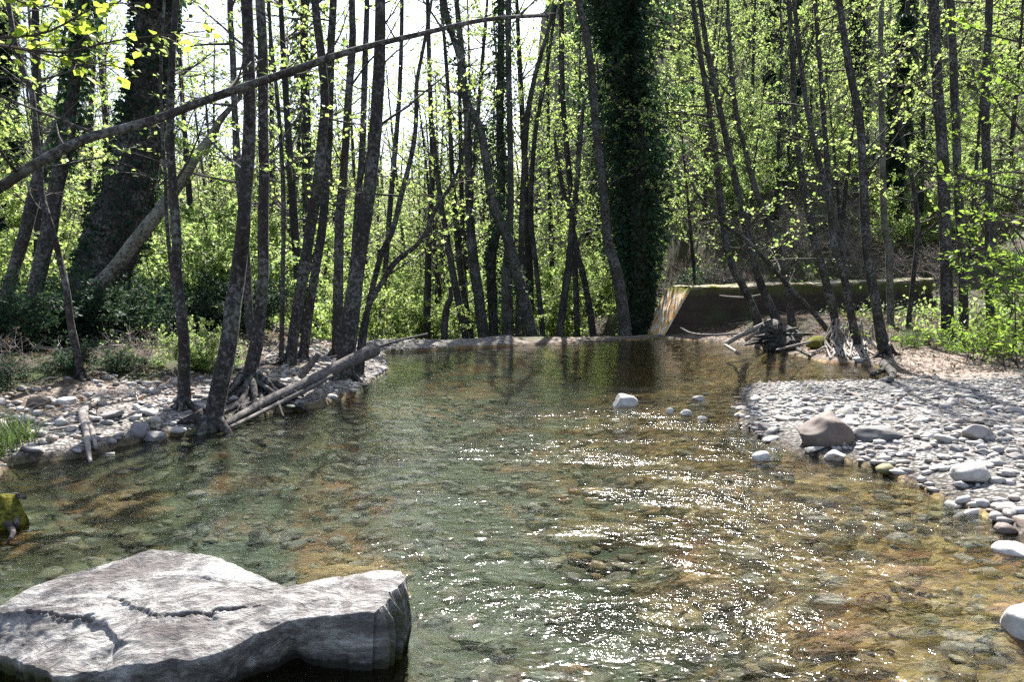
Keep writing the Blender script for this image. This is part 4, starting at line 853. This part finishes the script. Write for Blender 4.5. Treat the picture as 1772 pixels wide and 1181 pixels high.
for px, D in [(1175, 26.2), (1215, 26.4), (1250, 27), (1200, 28)]:
    p = at(px, 480, D); put(DARK, p[0], D, 'dark evergreen thicket just above the sloping wall end', 'thickets above the wall end', .7, 1.0)
for px, D in [(985, 25), (1010, 25.6), (1035, 24.8), (1058, 25.2)]:
    p = at(px, 560, D); put(DRYS, p[0], D, 'grey brush heaped at the far end of the weir', 'brush at the weir end', .7, .9)

for px, py in [(20, 665), (120, 650), (215, 645), (345, 642), (-20, 680)]:
    p = ground_at(px, py); put(DARK, p[0], p[1], 'small dark ivy clump low on the left bank edge', 'low ivy clumps of the left bank', .28, .42)
for px, py in [(230, 640), (-10, 660)]:
    p = ground_at(px, py); put(DRYS, p[0], p[1], 'dry grey brush low on the left bank', 'dry brush of the left bank', .4, .55)
for px, py in [(330, 640), (375, 650)]:
    p = ground_at(px, py); put(SH[:3], p[0], p[1], 'small fresh green plant at the back of the left bank', 'green plants of the left bank', .22, .36)
# bright near foliage at the right edge, and twigs hanging in at the upper left
RB = [proto_shrub(311, 1.7, 2.6, 8, 1500, .085, M_LEAFR, .2, clump=9), proto_shrub(312, 1.4, 1.5, 8, 1100, .08, M_LEAFR, .2, clump=8)]
for px, D, sc, lab in [(1840, 11.0, .9, 'tall bright green leafy shrub at the right edge of the picture'), (1760, 13.6, .85, 'bright green leafy shrub behind the sandy bank beside the rightmost trunk')]:
    p = at(px, 560, D); o = copy_tree(RB[0], (p[0], D, Hs(p[0], D)), rng.uniform(0, 6), sc * 1.5, lab)
for px, D, sc, lab in [(1690, 13.4, .75, 'low broad leaved plant at the back of the sandy bank'), (1755, 12.2, .8, 'low leafy plant under the tall shrub at the right edge')]:
    p = at(px, 600, D); o = copy_tree(RB[1], (p[0], D, Hs(p[0], D)), rng.uniform(0, 6), sc, lab)
for o in RB:
    for ch in list(o.children): bpy.data.objects.remove(ch)
    bpy.data.objects.remove(o)
for o in PROTO + IVYP + SH + DRYS + DARK:
    if o.name not in used:
        for ch in list(o.children): bpy.data.objects.remove(ch)
        bpy.data.objects.remove(o)
def near_branch(label, paths, D, seed, lsize, n_tw=14, dens=1.0):
    r_ = np.random.default_rng(seed); p0 = at(*paths[0][0][:2], D); o0 = np.array([p0[0], D, Hs(p0[0], D)]); root = empty('overhanging_tree', o0, label, 'tree')
    tm = MB(); T = np.array([o0 - [0, 0, .1], [o0[0] + .1, D, 1.2], [p0[0], D, p0[2]], [p0[0] - .2, D, p0[2] + 2.0]]); C = catmull(T, 20); add_tube(tm, C, np.linspace(.06, .02, 20), 8, 0, .1, seed); link('trunk', tm.mesh('trunk', M_BARK, origin=o0), root)
    cm = MB()
    for pts in paths:
        P = catmull(np.array([at(a, b, D + .12 * k) for k, (a, b) in enumerate(pts)]), 14); lm = MB(); add_tube(lm, P, np.linspace(.012, .003, 14), 5); link('limb', lm.mesh('limb', M_TWIG, origin=o0), root)
        twigs(cm, r_, P, 1.0, None, lsize, dens=1, tl=(.12, .35), spacing=1.0 / n_tw, start=.35, step=.045, wide=.42, big=True)
    link('crown', cm.mesh('crown', [M_TWIG, M_LEAFY], origin=o0, smooth=False), root)
near_branch('slender tree with bright yellow green sprays hanging into the upper left corner', [[(-140, 60), (0, 78), (110, 90), (200, 70), (340, 55)], [(-140, 60), (20, 82), (140, 105), (230, 120)], [(-140, 60), (-40, -20), (40, 5), (110, 15)], [(-140, 60), (60, 60), (170, 10), (250, 5)]], 4.6, 5, .062)

# ------------------------------------------------------------------ driftwood, roots, stump
def stick(name, label, cat, paths, mat, seed=0, n=7, bump=.12, group=None, snap=True):
    P0 = np.array(paths[0][0][:3]); root = None; mb = MB(); wp = []
    for pts in paths:
        P, R = [], []
        for (px, py, w, D) in pts: D = min(D, ground_at(px, py)[1] * .99 - w * D / FPX * .3) if snap else D; P.append(at(px, py, D)); R.append(w * D / FPX / 2)
        C = catmull(np.hstack([np.array(P), np.array(R)[:, None]]), max(8, 5 * len(pts))); add_tube(mb, C[:, :3], np.maximum(C[:, 3], .003), n, 0, bump, seed); wp.append(C[0, :3])
    o = link(name, mb.mesh(name, mat, origin=wp[0]), loc=wp[0]); return tag(o, label, cat, group)
stick('fallen_log', 'long grey fallen log slanting from the left waterline up to its broken end', 'log', [[(385, 738, 12, 8.6), (450, 700, 15, 9.0), (520, 668, 18, 9.4), (600, 628, 22, 10.0), (650, 604, 26, 10.4)], [(520, 668, 12, 9.4), (460, 690, 7, 9.1), (410, 704, 4, 8.9)]], M_LOG, 3, 10)
stick('driftwood', 'thin grey driftwood pole under the fallen log', 'driftwood', [[(395, 742, 7, 8.4), (480, 700, 8, 8.9), (545, 668, 8, 9.4), (575, 650, 6, 9.6)]], M_LOG, 4)
stick('driftwood', 'short stub of wood pointing up behind the fallen log', 'driftwood', [[(520, 655, 11, 10.4), (538, 632, 10, 10.4), (552, 612, 9, 10.4)]], M_LOG, 5)
stick('driftwood', 'thin dark branch reaching right over the pool from the log end', 'driftwood', [[(640, 606, 7, 10.6), (690, 590, 5, 10.8), (740, 578, 3, 11)]], M_LOG, 6, snap=False)
_r = np.random.default_rng(31); _ps = []
for k in range(30):
    a = _r.uniform(0, 6.28); l = _r.uniform(30, 75); x2 = 450 + math.cos(a) * l * 1.25; y2 = 690 + math.sin(a) * l * .35 + 10
    _ps.append([(440 + _r.normal(0, 10), 655 + _r.normal(0, 8), _r.uniform(8, 15), 9.35), (450 + (x2 - 450) * .5, 668 + (y2 - 690) * .5 + _r.normal(0, 8), _r.uniform(7, 12), 9.3), (x2, y2, 4, 9.2)])
stick('root_clump', 'black tangle of roots at the foot of the trunk beside the fallen log', 'roots', _ps, M_BARK, 7, 7, .35)
stick('driftwood', 'forked white driftwood root dipping into the water at the left', 'driftwood', [[(180, 672, 8, 8.3), (168, 692, 12, 8.1), (148, 706, 14, 7.9), (142, 722, 13, 7.6), (148, 745, 11, 7.2), (152, 775, 9, 6.8), (156, 800, 6, 6.6)], [(146, 722, 10, 7.6), (158, 745, 9, 7.2), (166, 776, 7, 6.8)]], M_DRIFT, 8, 8)
stick('driftwood', 'pale stick lying level beside the forked driftwood', 'driftwood', [[(85, 745, 5, 7.6), (120, 740, 6, 7.6), (146, 734, 5, 7.7)]], M_DRIFT, 9)
stick('stump', 'mossy yellow green stump at the left edge of the water', 'stump', [[(-10, 965, 74, 4.66), (2, 925, 64, 4.66), (8, 890, 50, 4.68), (10, 856, 30, 4.7)]], M_MOSS, 10, 16, .5, snap=False)
stick('root_clump', 'dark broken roots hanging from the mossy stump', 'roots', [[(0, 868, 16, 4.75), (24, 858, 12, 4.72), (44, 862, 7, 4.7)], [(14, 862, 14, 4.72), (26, 885, 11, 4.7), (30, 912, 8, 4.68)], [(0, 890, 14, 4.7), (22, 920, 10, 4.65), (14, 940, 6, 4.6)]], M_BARK, 11, 7, .3)
rb = []
_r = np.random.default_rng(9)
for k in range(26):
    a = _r.uniform(-.3, 3.5); l = _r.uniform(25, 62); x2, y2 = 1348 + math.cos(a) * l, 582 - math.sin(a) * l * .55 + _r.uniform(0, 26); rb.append([(1348, 585, 12, 18.2), (1348 + (x2 - 1348) * .5, 580 + (y2 - 580) * .6, 9, 18.0), (x2, y2, 3, 17.8 + _r.normal(0, .2))])
stick('root_ball', 'black upturned root ball at the edge of the water before the wall', 'roots', [[(1318, 592, 30, 18.3), (1348, 580, 52, 18.3), (1380, 594, 34, 18.3)], [(1325, 600, 26, 18.1), (1350, 600, 40, 18.1), (1375, 603, 26, 18.1)]] + rb[:18], M_BARK, 12, 9, .4)
stick('driftwood', 'pale forked driftwood sloping into the water before the wall', 'driftwood', [[(1254, 597, 7, 19.0), (1275, 584, 9, 19.0), (1300, 572, 9, 19.0), (1340, 552, 8, 19.2)], [(1254, 597, 5, 19.0), (1266, 604, 5, 18.7), (1280, 612, 4, 18.4)], [(1290, 590, 6, 18.9), (1320, 566, 6, 19)]], M_DRIFT, 13)
stick('driftwood', 'long thin bleached stick lying along the foot of the wall', 'driftwood', [[(1178, 568, 3, 21.6), (1196, 577, 4, 21.2), (1230, 580, 4, 20.4), (1290, 577, 4, 19.8)]], M_DRIFT, 14)
stick('driftwood', 'bleached stick pointing at the mossy stone from the water', 'driftwood', [[(1344, 606, 4, 17.4), (1370, 600, 5, 17.0), (1402, 592, 4, 16.8)]], M_DRIFT, 15)
stick('driftwood', 'thin bleached branch leaning across the wall face', 'driftwood', [[(1245, 512, 2.5, 21.5), (1265, 514, 3, 21.3), (1290, 515, 3, 21), (1318, 510, 2.5, 20.8)]], M_DRIFT, 16, snap=False)
stick('root_clump', 'dark mossy root snag at the edge of the sandy bank', 'roots', [[(1530, 630, 16, 14.2), (1545, 648, 13, 13.2), (1538, 662, 9, 12.4)], [(1530, 640, 10, 13.8), (1508, 650, 7, 13.2)], [(1542, 648, 8, 13.2), (1556, 652, 5, 13)]], M_BARK, 17, 8, .3)
_o, _t = big_stone('stone', 'moss covered yellow green stone at the water before the wall', 'stone', 1422, 604, 46, M_MOSS, .5, .7, .0, 33, 5, .2)
for k, (px, py, lab) in enumerate([(1450, 590, 'pale tangle of flood roots left of the slender trunk cluster'), (1490, 590, 'pale tangle of flood roots under the slender trunk cluster')]):
    _r = np.random.default_rng(50 + k); ps = []
    for j in range(22):
        x1 = px + _r.normal(0, 16); D = 16.6 + _r.normal(0, .25); ps.append([(x1, 560 + _r.uniform(-10, 20), 3, D), (x1 + _r.normal(0, 8), 590, 4, D), (x1 + _r.normal(0, 14), 614 + _r.uniform(-4, 8), 3, D)])
    stick('root_clump', lab, 'roots', ps, M_DRIFT, 20 + k, 5)

# ------------------------------------------------------------------ grass, litter
def proto_grass(seed, h, n, w):
    r_ = np.random.default_rng(seed); mb = MB(); V, F = [], []
    for k in range(n):
        a = r_.uniform(0, 6.28); b = np.array([r_.normal(0, .10), r_.normal(0, .10), -.02]); d = np.array([math.cos(a), math.sin(a), 0]); l = h * r_.uniform(.5, 1.2); t = np.linspace(0, 1, 6); sp = r_.uniform(.2, .8)
        P = b + d * (t ** 1.6 * l * sp)[:, None] + np.array([0, 0, 1.0]) * (l * (t - .45 * sp * t ** 2.4))[:, None]; s = np.array([-d[1], d[0], 0]); ww = w * (1 - t ** 2) + .0006
        Q = np.stack([P - s * ww[:, None], P + s * ww[:, None]], 1).reshape(-1, 3); i = np.arange(5) * 2; mb.add(Q, np.stack([i, i + 1, i + 3, i + 2], -1))
    return mb.mesh('grass_tuft', M_GRASS, smooth=False)
GR = [proto_grass(1, .38, 70, .0045), proto_grass(2, .32, 60, .004), proto_grass(3, .45, 70, .005)]
def tuft(px, py, sc, label, group):
    p = ground_at(px, py); o = link('grass_tuft', GR[rng.integers(3)], loc=(p[0], p[1], Hs(p[0], p[1]) - .01)); o.rotation_euler = (0, 0, rng.uniform(0, 6.28)); o.scale = (sc,) * 3; tag(o, label, 'grass', group)
for px, py in [(5, 775), (25, 765), (55, 762), (15, 750), (-10, 790)]: tuft(px, py, .75, 'green grass tuft arching over the left water edge', 'grass tufts of the left edge')
for px, py in [(1570, 598), (1582, 602), (1598, 595), (1640, 608), (1655, 612), (1668, 606), (1630, 600), (1610, 590), (1560, 592), (1680, 612), (1700, 604), (1590, 588), (1645, 596), (1720, 612)]: tuft(px, py, 1.0, 'green grass tuft at the back of the sandy bank', 'grass tufts of the sandy bank')
tuft(255, 742, .5, 'single small grass tuft among the grey stones of the left bank', None)
# ground cover and the far wood, both past counting
mb = MB(); n_ = 60000
x = np.concatenate([rng.uniform(-30, -3.5, 26000), rng.uniform(5, 34, 30000), rng.uniform(8.5, 14, 4000)]); y = np.concatenate([9 + 30 * rng.uniform(0, 1, 26000) ** 1.3, 25 + 28 * rng.uniform(0, 1, 30000) ** .9, rng.uniform(12, 24, 4000)]); sd_ = river_sd(x, y)
cl = fbm(np.stack([x * .7, y * .7, 0 * x], -1), 91, 3)
keep = np.where(x < 0, sd_ > 1.9 + .6 * cl, (sd_ > .8) & ((y > wall_y(x) + 1.5) | (x > 9.5))) & (cl > -.25); x, y = x[keep], y[keep]; n_ = len(x); z = H(x, y) + np.abs(rng.normal(0, .14, n_)) * (1 + np.clip(cl[keep], 0, 1) * 2)
d = rng.normal(0, 1, (n_, 3)); leaves(mb, np.stack([x, y, z], -1), d, np.where(y < 16, .055, .11), rng, 0, .34)
tag(link('ground_cover', mb.mesh('ground_cover', M_LEAFB, smooth=False)), 'low green plants covering the floor of the wood', 'ground cover', kind='stuff')
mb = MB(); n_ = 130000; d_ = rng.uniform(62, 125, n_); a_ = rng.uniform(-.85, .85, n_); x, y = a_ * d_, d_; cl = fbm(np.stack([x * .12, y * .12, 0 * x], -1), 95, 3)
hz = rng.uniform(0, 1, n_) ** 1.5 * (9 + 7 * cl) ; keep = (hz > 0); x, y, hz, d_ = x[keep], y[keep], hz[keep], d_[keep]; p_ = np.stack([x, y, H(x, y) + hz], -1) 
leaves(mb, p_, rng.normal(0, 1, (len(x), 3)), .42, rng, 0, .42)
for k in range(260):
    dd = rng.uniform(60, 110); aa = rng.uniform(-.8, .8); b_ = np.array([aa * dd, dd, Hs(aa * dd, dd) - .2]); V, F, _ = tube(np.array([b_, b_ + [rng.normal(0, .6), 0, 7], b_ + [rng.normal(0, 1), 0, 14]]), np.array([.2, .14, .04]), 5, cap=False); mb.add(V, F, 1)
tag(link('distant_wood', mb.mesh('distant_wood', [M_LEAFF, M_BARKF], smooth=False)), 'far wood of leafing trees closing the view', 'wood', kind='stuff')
# dead leaves and twigs
mb = MB(); n_ = 16000
x = np.concatenate([rng.uniform(5, 14, 11000), rng.uniform(5, 24, 6000), rng.uniform(-12, -3.2, 9000)]); y = np.concatenate([rng.uniform(12, 23, 11000), rng.uniform(24.5, 40, 6000), rng.uniform(6.5, 18, 9000)]); sd_ = river_sd(x, y)
bad = (y > wall_y(x) - .2) & (y < wall_y(x) + 1.3); keep = (np.where(x > 0, sd_ > .25, sd_ > .8)) & ~bad; x, y = x[keep], y[keep]; z = H(x, y) + .012; n_ = len(x)
d = rng.normal(0, 1, (n_, 3)); d[:, 2] *= .25; leaves(mb, np.stack([x, y, z], -1), d, np.where(y < 16, .055, .085), rng, 0, .36, up=1.4)
for k in range(700):
    i = rng.integers(n_); a = rng.uniform(0, 6.28); l = rng.uniform(.2, .9); p = np.array([x[i], y[i], z[i] + .02]); q_ = p + np.array([math.cos(a) * l, math.sin(a) * l, rng.uniform(.0, .22)])
    V, F, _ = tube(np.array([p, (p + q_) / 2 + rng.normal(0, .03, 3), q_]), np.array([.009, .007, .003]), 4, cap=False); mb.add(V, F, 1)
tag(link('leaf_litter', mb.mesh('leaf_litter', [M_DRY, M_DRIFT], smooth=False)), 'dead brown leaves and twigs strewn on the banks and slope', 'leaf litter', kind='stuff')
